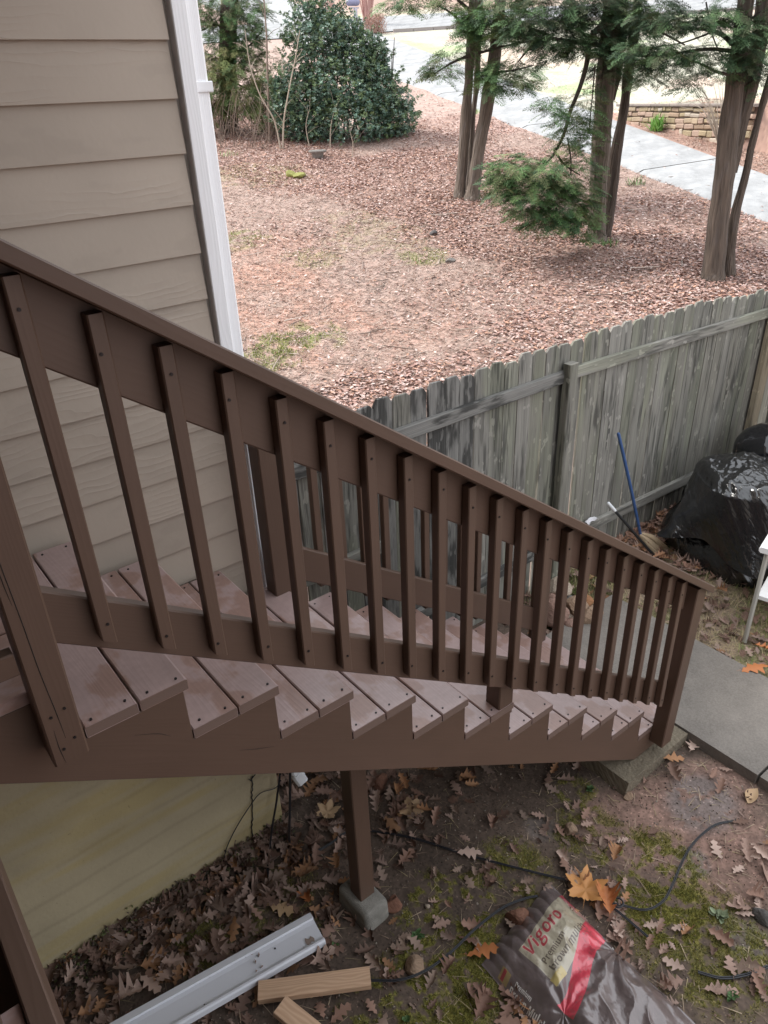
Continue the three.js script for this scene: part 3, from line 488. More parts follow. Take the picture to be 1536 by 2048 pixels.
// crumpled cloth on the lower fence rail
solo('cloth_scrap', surf(16, 12, (s, q) => { const c = onZ(1183, 1044, -1.6); return c.add(V((s - 0.5) * 0.13, 0.03 * fbm(s * 6, q * 6, 3) + 0.014 * Math.sin(s * 3.14), (q - 0.5) * 0.05)); }), mat(0.7, 0.68, 0.7, 0.8), 'small white scrap of cloth lying on the lower fence rail', 'cloth', [4.4, -1.97, -1.6]);

// garbage bags: crumpled glossy film over round loads
function film(nu, nv, fn, amp) {
  return mergeVertices(surf(nu, nv, (s, q) => { const p = fn(s, q); const k = 4.2, d = p.dir, w = 1 - Math.abs(fbm(p.x * k + 5 + p.z * 1.5, p.y * k * 0.45 + p.z * k, 2) - 0.5) * 3.4, w2 = 1 - Math.abs(fbm(p.x * 13 + p.z * 4, p.y * 8 + p.z * 12 + 9, 3) - 0.5) * 3.4; return V(p.x, p.y, p.z).addScaledVector(d, amp * (w * 0.9 + w2 * 0.34 * (0.6 + 0.4 * ss(0.4, 0.8, d.y)))); }, (s, q, p) => [p.x * 1.3 + p.y * 0.4, p.z * 1.3 + p.y * 0.9]), 1e-5);
}
const BAG = 'black plastic garbage bags by the fence';
{
  const c = V(5.5, 0, -0.85), yt = -1.6;                                  // draped over a bin: flat puckered top, sheer folds, ragged flaring hem
  const g = film(190, 120, (s, q) => {
    const a = s * Math.PI * 2, fold = Math.pow(0.5 + 0.5 * Math.sin(a * 5 + 2.2 * fbm(s * 4, 1.3, 2, 4)), 1.6); let r, y, up;
    if (q < 0.4) { const f = q / 0.4; r = 0.45 * f; y = yt + 0.03 * (1 - f) - 0.05 * ss(0.85, 1, f) + 0.02 * Math.sin(a * 3) * f; up = 1 - ss(0.8, 1, f) * 0.6; }
    else { const f = (q - 0.4) / 0.6, hem = 0.5 + 0.045 * Math.sin(a * 3 + 1) + 0.03 * Math.sin(a * 7); r = 0.45 + 0.03 * Math.sin(f * 3) + f * f * (0.06 + 0.16 * fold) + 0.07 * fold * f; y = yt - 0.05 - f * hem; up = 0.15; }
    const p = V(c.x + r * Math.cos(a) * 0.95, y, c.z + r * Math.sin(a)); p.dir = V(Math.cos(a) * (1 - up), up, Math.sin(a) * (1 - up)); return p;
  }, 0.042);
  solo('garbage_bag', g, M.black, 'large glossy black garbage bag draped over a bin, wrinkled flat top and flaring hem', 'garbage bag', [c.x, -2.35, c.z], BAG);
  const g2 = film(150, 80, (s, q) => { const a = s * Math.PI * 2, e = q * Math.PI / 2, R = 0.6 + 0.05 * Math.sin(a * 3 + 0.6), p = V(5.56 + Math.sin(e) ** 0.8 * R * Math.cos(a) * 1.0, -2.4 + 0.42 * Math.cos(e) ** 0.8, -0.92 + Math.sin(e) ** 0.8 * R * 0.95 * Math.sin(a)); p.dir = V(Math.sin(e) * Math.cos(a), Math.cos(e), Math.sin(e) * Math.sin(a)); return p; }, 0.03);
  solo('garbage_bag', g2, M.black, 'low black garbage bag slumped on the ground beneath the large draped bag', 'garbage bag', [5.64, -2.4, -0.95], BAG);
  const g3 = film(150, 100, (s, q) => { const a = s * Math.PI * 2, e = q * Math.PI, p = V(6.27 + 0.3 * Math.sin(e) * Math.cos(a), -1.72 + (Math.cos(e) > 0 ? 0.22 : 0.66) * Math.cos(e), -1.1 + 0.32 * Math.sin(e) * Math.sin(a)); p.dir = V(Math.sin(e) * Math.cos(a), Math.cos(e), Math.sin(e) * Math.sin(a)); return p; }, 0.012);
  solo('garbage_bag', g3, new THREE.MeshPhysicalMaterial({ color: rgb(0.012, 0.012, 0.014), roughness: 0.12, ior: 1.6 }), 'tight round black garbage bag at the right edge, farthest back by the corner', 'garbage bag', [6.27, -2.38, -1.1], BAG);
  solo('black_tarp', surf(24, 20, (s, q) => { const a = onY(1497, 1172, -2.36), b = onY(1600, 1130, -2.36), h = 0.34 * q * (0.4 + 0.6 * s) + 0.02 * fbm(s * 8, q * 8, 3); return a.clone().lerp(b, s).add(V(0.12 * q, h, -0.1 * q)); }), new THREE.MeshStandardMaterial({ color: rgb(0.02, 0.02, 0.023), roughness: 0.6, side: THREE.DoubleSide }), 'dark hanging corner of black fabric behind the white table leg', 'tarp', [5.2, -2.36, -0.6]);
}
// utility table at the right edge
{
  const b = onY(1489, 1283, -2.34), tx = onY(1519, 1094, -1.62);
  const t = thing('utility_table', 'white plastic table with metal legs and lower shelf at the right edge', 'table', [tx.x + 0.3, -2.34, tx.z + 0.3]);
  const rot = 0.25, dx = V(Math.cos(rot), 0, -Math.sin(rot)), dz = V(Math.sin(rot), 0, Math.cos(rot)), at = (a, y, c) => V(tx.x, y, tx.z).addScaledVector(dx, a).addScaledVector(dz, c);
  part(t, 'tabletop', beam(at(0, -1.64, 0.3), at(1.1, -1.64, 0.3), 0.6, 0.045, { ch: 0.014 }), M.white);
  const legs = [[0.05, 0.05], [1.05, 0.05], [0.05, 0.55], [1.05, 0.55]];
  const b0 = b.clone().sub(at(0.05, -2.34, 0.05));
  for (const [i, [a, c]] of legs.entries()) part(t, 'leg', tube([at(a, -1.66, c), at(a, -2.345, c).add(V(i === 0 ? b0.x : 0, 0, i === 0 ? b0.z : 0))], 0.017, 10), M.steel);
  part(t, 'shelf', beam(at(0.06, -2.06, 0.3), at(1.04, -2.06, 0.3), 0.5, 0.03, { ch: 0.01 }), M.white);
}

// ---------------------------------------------------------------- rocks
function rockGeo(sx, sy, sz, s0) {
  const g = mergeVertices(new THREE.IcosahedronGeometry(1, 3).deleteAttribute('normal').deleteAttribute('uv')), p = g.attributes.position, cuts = [];
  let q = s0 * 7919; const r = () => { q = Math.imul(q ^ q >>> 13, 1274126177) + 12345 | 0; return ((q ^ q >>> 16) >>> 0) / 4294967296; };
  for (let i = 0; i < 7; i++) cuts.push([V(r() - 0.5, r() - 0.5, r() - 0.5).normalize(), 0.55 + 0.3 * r()]);
  const v = V(), uv = [];
  for (let i = 0; i < p.count; i++) { v.fromBufferAttribute(p, i); for (const [n, d] of cuts) { const k = v.dot(n); if (k > d) v.addScaledVector(n, (d - k) * 0.9); } v.multiplyScalar(1 + 0.12 * (fbm(v.x * 3 + s0, v.y * 3 + v.z * 2.3, 3) - 0.5)); p.setXYZ(i, v.x * sx, v.y * sy, v.z * sz); uv.push(v.x * sx + v.y * sy, v.z * sz + v.y * sy * 0.5); }
  g.setAttribute('uv', new THREE.Float32BufferAttribute(uv, 2)); const n = g.toNonIndexed(); n.computeVertexNormals(); return n;
}
const stoneMat = (r, g, b) => mat(r, g, b, 0.85, { map: T.conc, bumpMap: T.grit, bumpScale: 0.006 });
const rockM = { pale: stoneMat(0.5, 0.4, 0.31), pink: stoneMat(0.36, 0.22, 0.17), tan: stoneMat(0.4, 0.27, 0.18), grey: stoneMat(0.28, 0.26, 0.24), red: stoneMat(0.26, 0.12, 0.075), rust: stoneMat(0.42, 0.2, 0.09) };
let rs = 3;
function rock(u, v, y, sx, sy, sz, m, label, group, turn = 0) { const c = onY(u, v, y); const g = rockGeo(sx, sy, sz, rs++); g.rotateY(turn); g.translate(c.x, c.y, c.z); return solo('rock', g, m, label, 'rock', [c.x, c.y - sy, c.z], group); }
const PILE = 'stones piled beside the stair foot';
rock(1119, 1176, -2.2, 0.13, 0.075, 0.1, rockM.pale, 'pale angular stone on top of the stone pile, nearest the fence', PILE, 0.5);
rock(1103, 1197, -2.24, 0.08, 0.07, 0.08, rockM.pink, 'small pinkish stone under the pale angular stone of the pile', PILE, 1);
rock(1118, 1200, -2.27, 0.07, 0.06, 0.07, rockM.grey, 'grey rounded stone in the middle of the stone pile', PILE);
rock(1108, 1226, -2.26, 0.1, 0.12, 0.12, rockM.pink, 'tall leaning mauve stone slab of the pile beside the steps', PILE, 0.8);
rock(1153, 1215, -2.25, 0.11, 0.085, 0.1, rockM.tan, 'orange and pink stone at the front of the stone pile', PILE, 0.2);
rock(1147, 1232, -2.3, 0.07, 0.05, 0.06, rockM.pale, 'small cream stone lying under the orange pile stone', PILE, 0.9);
rock(1184, 1233, -2.28, 0.08, 0.09, 0.1, rockM.tan, 'rounded tan stone at the walkway end of the stone pile', PILE, 1.4);
rock(1142, 1246, -2.32, 0.07, 0.045, 0.07, rockM.pink, 'flat reddish stone at the low front of the stone pile', PILE, 0.3);
rock(1135, 1208, -2.3, 0.1, 0.06, 0.1, rockM.grey, 'dark stone sunk in the middle of the pile', PILE, 0.3);
rock(1170, 1200, -2.3, 0.07, 0.05, 0.07, rockM.rust, 'rust coloured stone behind the orange stone of the pile', PILE, 0.7);
rock(788, 1808, -2.41, 0.05, 0.04, 0.045, rockM.red, 'reddish brown stone just right of the footing block', 'loose stones on the soil');
rock(758, 1563, -2.41, 0.085, 0.035, 0.06, rockM.red, 'flat brown stone in the shade behind the support post', 'loose stones on the soil', 0.6);
rock(830, 1932, -2.41, 0.055, 0.04, 0.05, rockM.tan, 'tan angular stone on moss beside the black cable', 'loose stones on the soil', 0.4);
rock(1037, 1836, -2.41, 0.055, 0.06, 0.07, rockM.red, 'red stone wedged against the mulch bag', 'loose stones on the soil', 0.7);
rock(1141, 1659, -2.41, 0.05, 0.03, 0.04, rockM.tan, 'pale brown stone among leaves in front of the stairs', 'loose stones on the soil', 0.2);
rock(1256, 1592, -2.41, 0.035, 0.02, 0.03, rockM.tan, 'small orange tan stone near the pad corner', 'loose stones on the soil');
rock(1148, 1769, -2.4, 0.035, 0.03, 0.035, rockM.tan, 'small tan stone touching the big orange leaf', 'loose stones on the soil');
rock(1530, 1835, -2.41, 0.05, 0.05, 0.07, stoneMat(0.12, 0.11, 0.1), 'dark grey stone at the right edge of the photo', 'loose stones on the soil');
rock(855, 1812, -2.42, 0.014, 0.012, 0.014, rockM.pale, 'tiny pale pebble right of the reddish stone', 'loose stones on the soil');

// ---------------------------------------------------------------- cables
const gp = (list, lift = 0.01) => list.map(([u, v, dy]) => { const p = onY(u, v, -2.41 + (dy || 0)); p.y = Math.max(nearH(p.x, p.z), p.y) + lift; return p; });
const cable2 = (pts, r = 0.0034) => { const a = [], b = []; pts.forEach((p, i) => { const d = (pts[i + 1] || p).clone().sub(pts[i - 1] || p).normalize(), s = V(d.z, 0, -d.x).multiplyScalar(r * 1.05); a.push(p.clone().add(s)); b.push(p.clone().sub(s)); }); return mergeGeometries([tube(a, r, 7), tube(b, r, 7)]); };
const CAB = 'black twin cables trailing over the soil';
const cb = (pts, label, r) => solo('cable', cable2(pts, r), M.cable, label, 'cable', pts[0].toArray(), CAB);
cb(gp([[600, 1725], [660, 1690], [700, 1664], [770, 1668], [840, 1682], [920, 1708], [1010, 1732], [1090, 1752], [1150, 1766]]), 'black twin cable running from behind the support post to the big orange leaf');
cb(gp([[742, 1963], [800, 1962], [850, 1944], [900, 1908], [950, 1860], [1010, 1815], [1055, 1798], [1075, 1794]]), 'black twin cable curving from the cut lumber to the mulch bag');
cb(gp([[1210, 1808], [1240, 1812], [1290, 1822], [1325, 1805], [1345, 1770], [1362, 1730], [1385, 1690], [1430, 1655], [1470, 1648]]), 'black twin cable looping over moss right of the mulch bag');
cb(gp([[1200, 1798], [1235, 1825], [1265, 1850], [1295, 1876]]), 'short black cable end beside the label of the mulch bag');
cb(gp([[1395, 1946], [1440, 1958], [1490, 1952], [1536, 1935]]), 'short black cable arc at lower right beyond the mulch bag', 0.004);
solo('wire_loop', new THREE.TorusGeometry(0.028, 0.005, 6, 18).rotateX(1.45).translate(...onY(1235, 1805, -2.39).toArray()), M.cable, 'small black wire loop beside the big orange leaf', 'cable', onY(1235, 1805, -2.4).toArray());
{
  const w = (list, z) => list.map(([u, v, k]) => onZ(u, v, z + (k || 0)));
  solo('wire', tube([...w([[560, 1548], [556, 1580], [552, 1610], [545, 1650], [540, 1690]], -0.93), ...gp([[536, 1720], [538, 1765], [545, 1808]])], 0.006, 7), M.cable, 'black wire hanging down the foundation corner into the leaves', 'cable', [0.9, -2.4, -0.9]);
  solo('wire', tube([...w([[580, 1545], [580, 1600], [579, 1650]], -0.82), ...gp([[580, 1690], [586, 1715]])], 0.007, 7), M.cable, 'black wire hanging in front of the downspout elbow', 'cable', [0.95, -2.4, -0.8]);
  solo('wire', tube(w([[562, 1560], [552, 1575], [520, 1587], [500, 1612], [470, 1660], [452, 1700], [444, 1740]], -1.0), 0.003, 6), M.cable, 'thin loose wire looping across the yellowish foundation wall', 'cable', [0.6, -2.4, -1]);
}

// ---------------------------------------------------------------- lumber, gutter length, mulch bag
{
  const y = -2.375, e0 = onY(636, 1858, y), e1 = onY(304, 2046, y), d = e1.clone().sub(e0).normalize(), p1 = e0.clone().addScaledVector(d, 1.75), s = V(-d.z, 0, d.x); if (s.z < 0) s.negate();
  const prof = [[-0.088, -0.006], [-0.086, 0.022], [-0.052, 0.026], [-0.049, 0.014], [-0.045, 0.014], [-0.03, 0.012], [0.05, 0.012], [0.062, 0.018], [0.072, 0.03], [0.082, 0.03], [0.088, 0.022], [0.089, -0.01], [0.08, -0.012], [0.0, -0.004]];
  const sh = new THREE.Shape(prof.map((q) => new THREE.Vector2(...q))), g = new THREE.ExtrudeGeometry(sh, { depth: 1.75, bevelEnabled: false });
  g.applyMatrix4(new THREE.Matrix4().makeBasis(s, V(0, 1, 0), d).setPosition(e0)); 
  const t = thing('vinyl_trim', 'long white vinyl trim length lying on the dead leaves at lower left', 'trim board', [e0.x, y, e0.z]);
  part(t, 'channel', g, M.vinyl);
  const spot = onY(620, 1882, y + 0.013); part(t, 'dirt_patch', surf(8, 8, (a, b) => spot.clone().add(V((a - 0.5) * 0.045 * (0.6 + 0.4 * Math.sin(b * 3)), 0.003, (b - 0.5) * 0.05 * (0.7 + 0.3 * Math.cos(a * 5)))), null), mat(0.26, 0.2, 0.17, 0.9));
  const hole = []; for (const [u, v] of [[409, 2010], [312, 2008], [318, 2004], [550, 1897]]) { const c = onY(u, v, y + 0.014); hole.push(new THREE.CylinderGeometry(0.004, 0.004, 0.006, 8).translate(c.x, c.y, c.z)); }
  const hm = part(t, 'nail_holes', mergeGeometries(hole), M.screw); hm.userData.kind = 'stuff';
}
{
  const y = -2.37, a = onY(517, 1985, y), b = onY(741, 1955, y);
  solo('lumber_offcut', beam(a, b, 0.089, 0.04, { ch: 0.003 }), M.pine, 'pale pine offcut lying level between the vinyl trim and moss', 'lumber', [a.x, y, a.z]);
  const c = onY(560, 2012, y + 0.035), d = onY(680, 2110, y);
  solo('lumber_offcut', beam(c, d, 0.089, 0.04, { ch: 0.003 }), M.pine, 'pale pine offcut pointing to the bottom edge, tilted over the other offcut', 'lumber', [c.x, y, c.z]);
}
{
  // print on the bag, 1024 x 1536 px for the width and length of the bag
  const cv = document.createElement('canvas'); cv.width = 1024; cv.height = 1536; const c = cv.getContext('2d');
  c.fillStyle = '#6a5e5c'; c.fillRect(0, 0, 1024, 1536);
  for (let i = 0; i < 500; i++) { const g = Math.floor(rr(70, 130)); c.fillStyle = `rgba(${g + 12},${g},${g - 6},0.16)`; c.beginPath(); c.ellipse(rr(0, 1024), rr(0, 1536), rr(8, 70), rr(4, 22), rr(0, 3.1), 0, 6.3); c.fill(); }
  c.fillStyle = '#a9a08c'; c.beginPath(); c.moveTo(270, 205); c.lineTo(985, 150); c.lineTo(985, 560); c.lineTo(270, 640); c.closePath(); c.fill();
  c.fillStyle = '#b5a26a'; c.fillRect(262, 560, 150, 70);
  c.fillStyle = '#b04a54'; c.beginPath(); c.moveTo(975, 140); c.lineTo(1024, 140); c.lineTo(1024, 640); c.lineTo(975, 640); c.closePath(); c.fill();
  c.fillStyle = '#cf4a58'; c.beginPath(); c.moveTo(985, 470); c.quadraticCurveTo(700, 520, 430, 660); c.quadraticCurveTo(260, 740, 180, 700); c.lineTo(200, 860); c.quadraticCurveTo(420, 840, 640, 740); c.quadraticCurveTo(800, 690, 985, 690); c.closePath(); c.fill();
  c.save(); c.translate(285, 330); c.rotate(-0.045); c.font = 'bold italic 165px sans-serif'; c.fillStyle = 'rgba(165,50,62,0.86)'; c.strokeStyle = 'rgba(205,198,180,0.6)'; c.lineWidth = 5; c.strokeText('Vigoro', 0, 0); c.fillText('Vigoro', 0, 0); c.restore();
  c.save(); c.translate(330, 452); c.rotate(-0.045); c.font = 'bold 72px sans-serif'; c.fillStyle = 'rgba(84,72,64,0.8)'; c.fillText('Premium', 0, 0); c.restore();
  c.save(); c.translate(330, 545); c.rotate(-0.05); c.font = 'bold 88px sans-serif'; c.fillStyle = 'rgba(84,72,64,0.8)'; c.fillText('brown mulch', 0, 0); c.restore();
  c.save(); c.translate(42, 330); c.rotate(Math.PI / 2); c.font = 'bold 42px sans-serif'; c.fillStyle = '#d8d5cf'; c.fillText('Premium', -10, -26); c.font = 'bold 66px sans-serif'; c.fillText('Brown Mulch', -40, 34); c.restore();
  c.fillStyle = '#8d7a55'; c.fillRect(25, 165, 80, 95); c.fillStyle = '#8d3b3e'; c.fillRect(32, 185, 66, 30);
  c.save(); c.translate(994, 180); c.rotate(Math.PI / 2); c.font = 'bold 34px sans-serif'; c.fillStyle = '#d9b9b4'; c.fillText('Vigoro premium', 0, 8); c.font = 'bold 46px sans-serif'; c.fillStyle = '#d0ccc6'; c.fillText('Vigoro', 560, 8); c.restore();
  for (let i = 0; i < 240; i++) { const g = Math.floor(rr(80, 125)); c.fillStyle = `rgba(${g + 8},${g - 6},${g - 16},0.2)`; c.beginPath(); c.ellipse(rr(200, 1000), rr(130, 900), rr(3, 26), rr(3, 12), rr(0, 3.1), 0, 6.3); c.fill(); }
  const tx = new THREE.CanvasTexture(cv); tx.colorSpace = THREE.SRGBColorSpace; tx.flipY = false;
  const y = -2.4, A = onY(962, 1925, y), B = onY(1098, 1764, y), Cc = onY(1390, 2045, y), L = Cc.clone().sub(B), Dd = A.clone().add(L);
  const g = surf(150, 210, (s, q) => {
    const p = A.clone().lerp(B, s).lerp(Dd.clone().lerp(Cc, s), q), ed = Math.pow(Math.abs(2 * s - 1), 3.2), et = Math.pow(Math.abs(2 * q - 1), 4);
    const pin = Math.hypot((s - 0.18) * 0.5, (q - 0.5) * 0.9), pin2 = Math.hypot((s - 0.95) * 0.5, (q - 0.52) * 0.9), an = Math.atan2((q - 0.5) * 0.9, (s - 0.18) * 0.5), an2 = Math.atan2((q - 0.52) * 0.9, (s - 0.95) * 0.5);
    let h = 0.13 * (1 - ed) * (1 - et * 0.9);
    h *= 1 - 0.25 * Math.exp(-(pin ** 2) / 0.004) - 0.12 * Math.exp(-(pin2 ** 2) / 0.006);
    h += 0.009 * Math.sin(an * 9 + fbm(s * 4, q * 4, 2) * 4) * Math.exp(-Math.abs(pin - 0.12) / 0.1) + 0.01 * Math.sin(an2 * 11) * Math.exp(-Math.abs(pin2 - 0.1) / 0.09);
    h += 0.02 * (Math.abs(Math.sin((s + 0.12 * fbm(s * 3, q * 5, 2)) * 30)) - 0.5) * Math.exp(-q / 0.16) * (1 - ed);
    h += 0.034 * (1 - Math.abs(fbm(s * 4 + 2 + q, q * 4.5, 2) - 0.5) * 4) * (0.4 + 0.6 * ss(0.3, 0.7, q)) * (1 - ed) + 0.006 * (fbm(s * 22, q * 26, 3) - 0.5);
    p.x += 0.012 * (fbm(q * 5, 1, 3) - 0.5); p.z += 0.03 * (fbm(q * 5, s * 2 + 7, 3) - 0.5);
    p.y = nearH(p.x, p.z) + 0.006 + Math.max(0.004, h); return p;
  }, (s, q) => [s, q]);
  solo('mulch_bag', g, new THREE.MeshPhysicalMaterial({ map: tx, roughness: 0.3, clearcoat: 1, clearcoatRoughness: 0.16, bumpMap: T.wrinkle, bumpScale: 0.0012, side: THREE.DoubleSide }), 'full brown plastic mulch bag with red and cream label lying on the soil', 'mulch bag', [1.6, -2.41, 0.6]);
}

// ---------------------------------------------------------------- fallen leaves
function leafGeo(kind, s0, n = 20) {                                      // lobed blade with midrib, curled; length 1
  let q = s0 * 977 + 13; const r = () => { q = Math.imul(q ^ q >>> 15, 2246822519) + 374761 | 0; return ((q ^ q >>> 13) >>> 0) / 4294967296; };
  const curl = (r() - 0.25) * 2.2, bend = (r() - 0.4) * 2.2, tw = (r() - 0.5) * 2.0, arc = (r() - 0.5) * 0.5, pos = [], idx = [];
  const NL = kind === 'maple' ? 3 : 4, lob = [0, 1].map(() => Array.from({ length: NL + 1 }, () => [0.65 + 0.5 * r(), 0.35 + 0.3 * r()])), off = [r() * 0.3, r() * 0.3], fat = 0.85 + 0.4 * r();
  const wd = (t, side) => {
    const env = (kind === 'beech' ? Math.sin(Math.PI * Math.pow(t, 0.8)) * 0.24 : kind === 'maple' ? Math.sin(Math.PI * Math.pow(t, 0.62)) * 0.5 : Math.pow(Math.max(0, Math.sin(Math.PI * Math.pow(clamp(t * 1.02), 1.1))), 0.75) * 0.36) * fat;
    if (kind === 'beech') return env + 0.006;
    const g = t * NL + off[side], k = Math.min(NL, Math.floor(g)), f = g - Math.floor(g), [amp, pk] = lob[side][k], saw = f < pk + 0.2 ? f / (pk + 0.2) : (1 - f) / (0.8 - pk);
    return env * (0.16 + 0.84 * amp * Math.pow(clamp(saw), 0.9)) + 0.008;
  };
  for (let i = 0; i <= n; i++) {
    const t = i / n, a = wd(t, 0), b = wd(t, 1), sweep = kind === 'beech' ? 0 : 0.16;
    for (const [x, k] of [[-a, 1], [-a * 0.45, 0], [0, 0], [b * 0.45, 0], [b, 1]]) { const X = x, tt = t + (k ? sweep * Math.abs(x) : 0), yy = curl * x * x * 2.4 + bend * 0.3 * (t - 0.5) ** 2 + tw * x * (t - 0.5) * 0.7 + 0.05 * Math.sin(t * 9 + x * 8) * Math.abs(x) + (x === 0 ? -0.012 : 0); pos.push(X + arc * (tt - 0.5) ** 2, yy, tt - 0.5); }
  }
  for (let i = 0; i < n; i++) for (let j = 0; j < 4; j++) { const a = i * 5 + j, b = a + 5; idx.push(a, b, a + 1, b, b + 1, a + 1); }
  const o = pos.length / 3; pos.push(-0.008, 0, -0.5, 0.008, 0, -0.5, 0.01 + tw * 0.05, 0.03, -0.72); idx.push(o, o + 1, o + 2);
  const g = new THREE.BufferGeometry(); g.setAttribute('position', new THREE.Float32BufferAttribute(pos, 3)); g.setIndex(idx); g.computeVertexNormals(); return g;
}
function starLeaf(s0) {                                                   // five-lobed leaf with toothed edge, length about 1
  const n = 72, pos = [0, 0, 0], idx = [], L = [[0, 0.52], [1.05, 0.46], [-1.05, 0.46], [2.1, 0.3], [-2.1, 0.3]];
  for (let ring = 1; ring <= 3; ring++) for (let i = 0; i < n; i++) { const a = i / n * 6.2832 - 3.1416; let r = 0.25; for (const [c, l] of L) r += l * Math.exp(-(((a - c) / 0.36) ** 2)) * 0.6; r *= 1 + 0.07 * Math.sin(a * 17 + s0) + 0.05 * Math.sin(a * 29 + s0 * 2); r *= ring / 3; const x = Math.sin(a) * r, z = Math.cos(a) * r; pos.push(x, 0.5 * x * x + 0.25 * z * z * Math.sin(s0) + 0.03 * Math.sin(a * 5) * r * 3, z); }
  for (let i = 0; i < n; i++) { const j = (i + 1) % n; idx.push(0, 1 + i, 1 + j); for (let k = 0; k < 2; k++) { const a = 1 + k * n + i, b = 1 + k * n + j; idx.push(a, a + n, b, b, a + n, b + n); } }
  const o = pos.length / 3; pos.push(-0.01, 0, -0.1, 0.01, 0, -0.1, 0.04, 0.04, -0.55); idx.push(o, o + 1, o + 2);
  const g = new THREE.BufferGeometry(); g.setAttribute('position', new THREE.Float32BufferAttribute(pos, 3)); g.setIndex(idx); g.computeVertexNormals(); return g;
}
const starG = [1, 4].map(starLeaf);
const oakG = [1, 2, 3, 4, 5, 6, 11, 12].map((i) => leafGeo('oak', i)), mapleG = [7, 8].map((i) => leafGeo('maple', i)), beechG = [9, 10].map((i) => leafGeo('beech', i, 10));
const leafM = [[0.25, 0.145, 0.105], [0.19, 0.105, 0.075], [0.32, 0.21, 0.165], [0.15, 0.085, 0.06], [0.34, 0.17, 0.08], [0.24, 0.165, 0.125]].map((c) => new THREE.MeshStandardMaterial({ color: rgb(...c), roughness: 0.75, side: THREE.DoubleSide }));
const orange = new THREE.MeshStandardMaterial({ color: rgb(0.52, 0.24, 0.075), roughness: 0.6, side: THREE.DoubleSide }), rusty = new THREE.MeshStandardMaterial({ color: rgb(0.42, 0.15, 0.05), roughness: 0.6, side: THREE.DoubleSide }), paleLeaf = new THREE.MeshStandardMaterial({ color: rgb(0.46, 0.33, 0.27), roughness: 0.7, side: THREE.DoubleSide }), tanLeaf = new THREE.MeshStandardMaterial({ color: rgb(0.42, 0.28, 0.16), roughness: 0.7, side: THREE.DoubleSide });
const toneName = new Map([[leafM[0], 'reddish brown'], [leafM[1], 'deep brown'], [leafM[2], 'faded pinkish'], [leafM[3], 'dark'], [leafM[4], 'orange brown'], [leafM[5], 'greyish tan'], [paleLeaf, 'pale mauve']]);
function leaf(geo, m, p, size, yaw, label, group, tilt = 0.25) { const o = mesh(numbered('fallen_leaf'), geo, m); o.position.copy(p); o.scale.setScalar(size); o.rotation.set(rr(-tilt, tilt), yaw, rr(-tilt, tilt), 'YXZ'); scene.add(o); return tag(o, label, 'leaf', group); }
const gl = (u, v, lift = 0.02, y = -2.41) => { const p = onY(u, v, y); p.y = (y === -2.41 ? nearH(p.x, p.z) : y) + lift; return p; };
leaf(starG[0], orange, gl(1170, 1788, 0.05), 0.22, 2.2, 'big orange lobed leaf lying at the corner of the mulch bag', null, 0.12);
leaf(oakG[1], rusty, gl(1215, 1800, 0.04), 0.17, 2.3, 'orange brown oak leaf overlapping the cable beside the big orange leaf', null, 0.15);
leaf(oakG[2], rusty, gl(1508, 1337, 0.016, -2.31), 0.2, 1.1, 'rust orange oak leaf lying alone on the concrete walkway', null, 0.08);
leaf(oakG[0], rusty, gl(1530, 1300, 0.02, -2.34), 0.14, 0.4, 'rust orange oak leaf in the grass at the right edge', null, 0.1);
leaf(oakG[3], paleLeaf, gl(1432, 1700, 0.014), 0.12, 2.5, 'pale pink oak leaf lying alone on bare soil', null, 0.1);
leaf(oakG[4], paleLeaf, gl(1245, 1680, 0.014), 0.075, 1.2, 'small pale pink leaf on the moss patch', null, 0.1);
leaf(oakG[2], paleLeaf, gl(940, 1708, 0.03), 0.14, 0.9, 'pale oak leaf lying across the black cable', null, 0.1);
leaf(starG[1], tanLeaf, gl(818, 1618, 0.02), 0.17, 0.5, 'broad tan leaf in the shade right of the support post', null, 0.1);
leaf(starG[0], tanLeaf, gl(655, 1628, 0.03), 0.15, 2.2, 'broad tan leaf in the shade left of the support post', null, 0.12);
leaf(oakG[5], leafM[0], gl(812, 1712, 0.02), 0.14, 1.8, 'pinkish oak leaf right of the support post foot', null, 0.1);
leaf(oakG[0], rusty, gl(612, 1790, 0.03), 0.13, 2.9, 'curled orange oak leaf above the end of the white trim', null, 0.4);
leaf(oakG[3], tanLeaf, gl(560, 1815, 0.03), 0.17, 0.6, 'tan oak leaf left of the curled orange leaf', null, 0.2);
leaf(oakG[1], paleLeaf, gl(255, 1988, 0.03), 0.15, 1.3, 'pale oak leaf beside the lower end of the white trim', null, 0.15);
leaf(oakG[2], rusty, gl(1335, 1487, 0.04, -2.39), 0.12, 0.3, 'rust brown leaf against the corner of the concrete walkway', null, 0.3);
leaf(oakG[4], paleLeaf, gl(1385, 1495, 0.03, -2.4), 0.15, 1.9, 'pale mauve oak leaf below the walkway edge', null, 0.2);
leaf(oakG[5], leafM[4], gl(1343, 1525, 0.03), 0.15, 0.9, 'tan oak leaf right of the concrete pad', null, 0.15);
leaf(oakG[0], leafM[3], gl(1345, 1555, 0.03), 0.14, 2.6, 'dark brown oak leaf below the pad corner', null, 0.25);
leaf(oakG[3], rusty, gl(965, 1905, 0.04), 0.16, 1.0, 'brown orange oak leaf at the left corner of the mulch bag', null, 0.3);
leaf(beechG[0], tanLeaf, gl(1500, 1600, 0.015), 0.14, 1.7, 'slim yellow tan leaf near the walkway at right', null, 0.1);
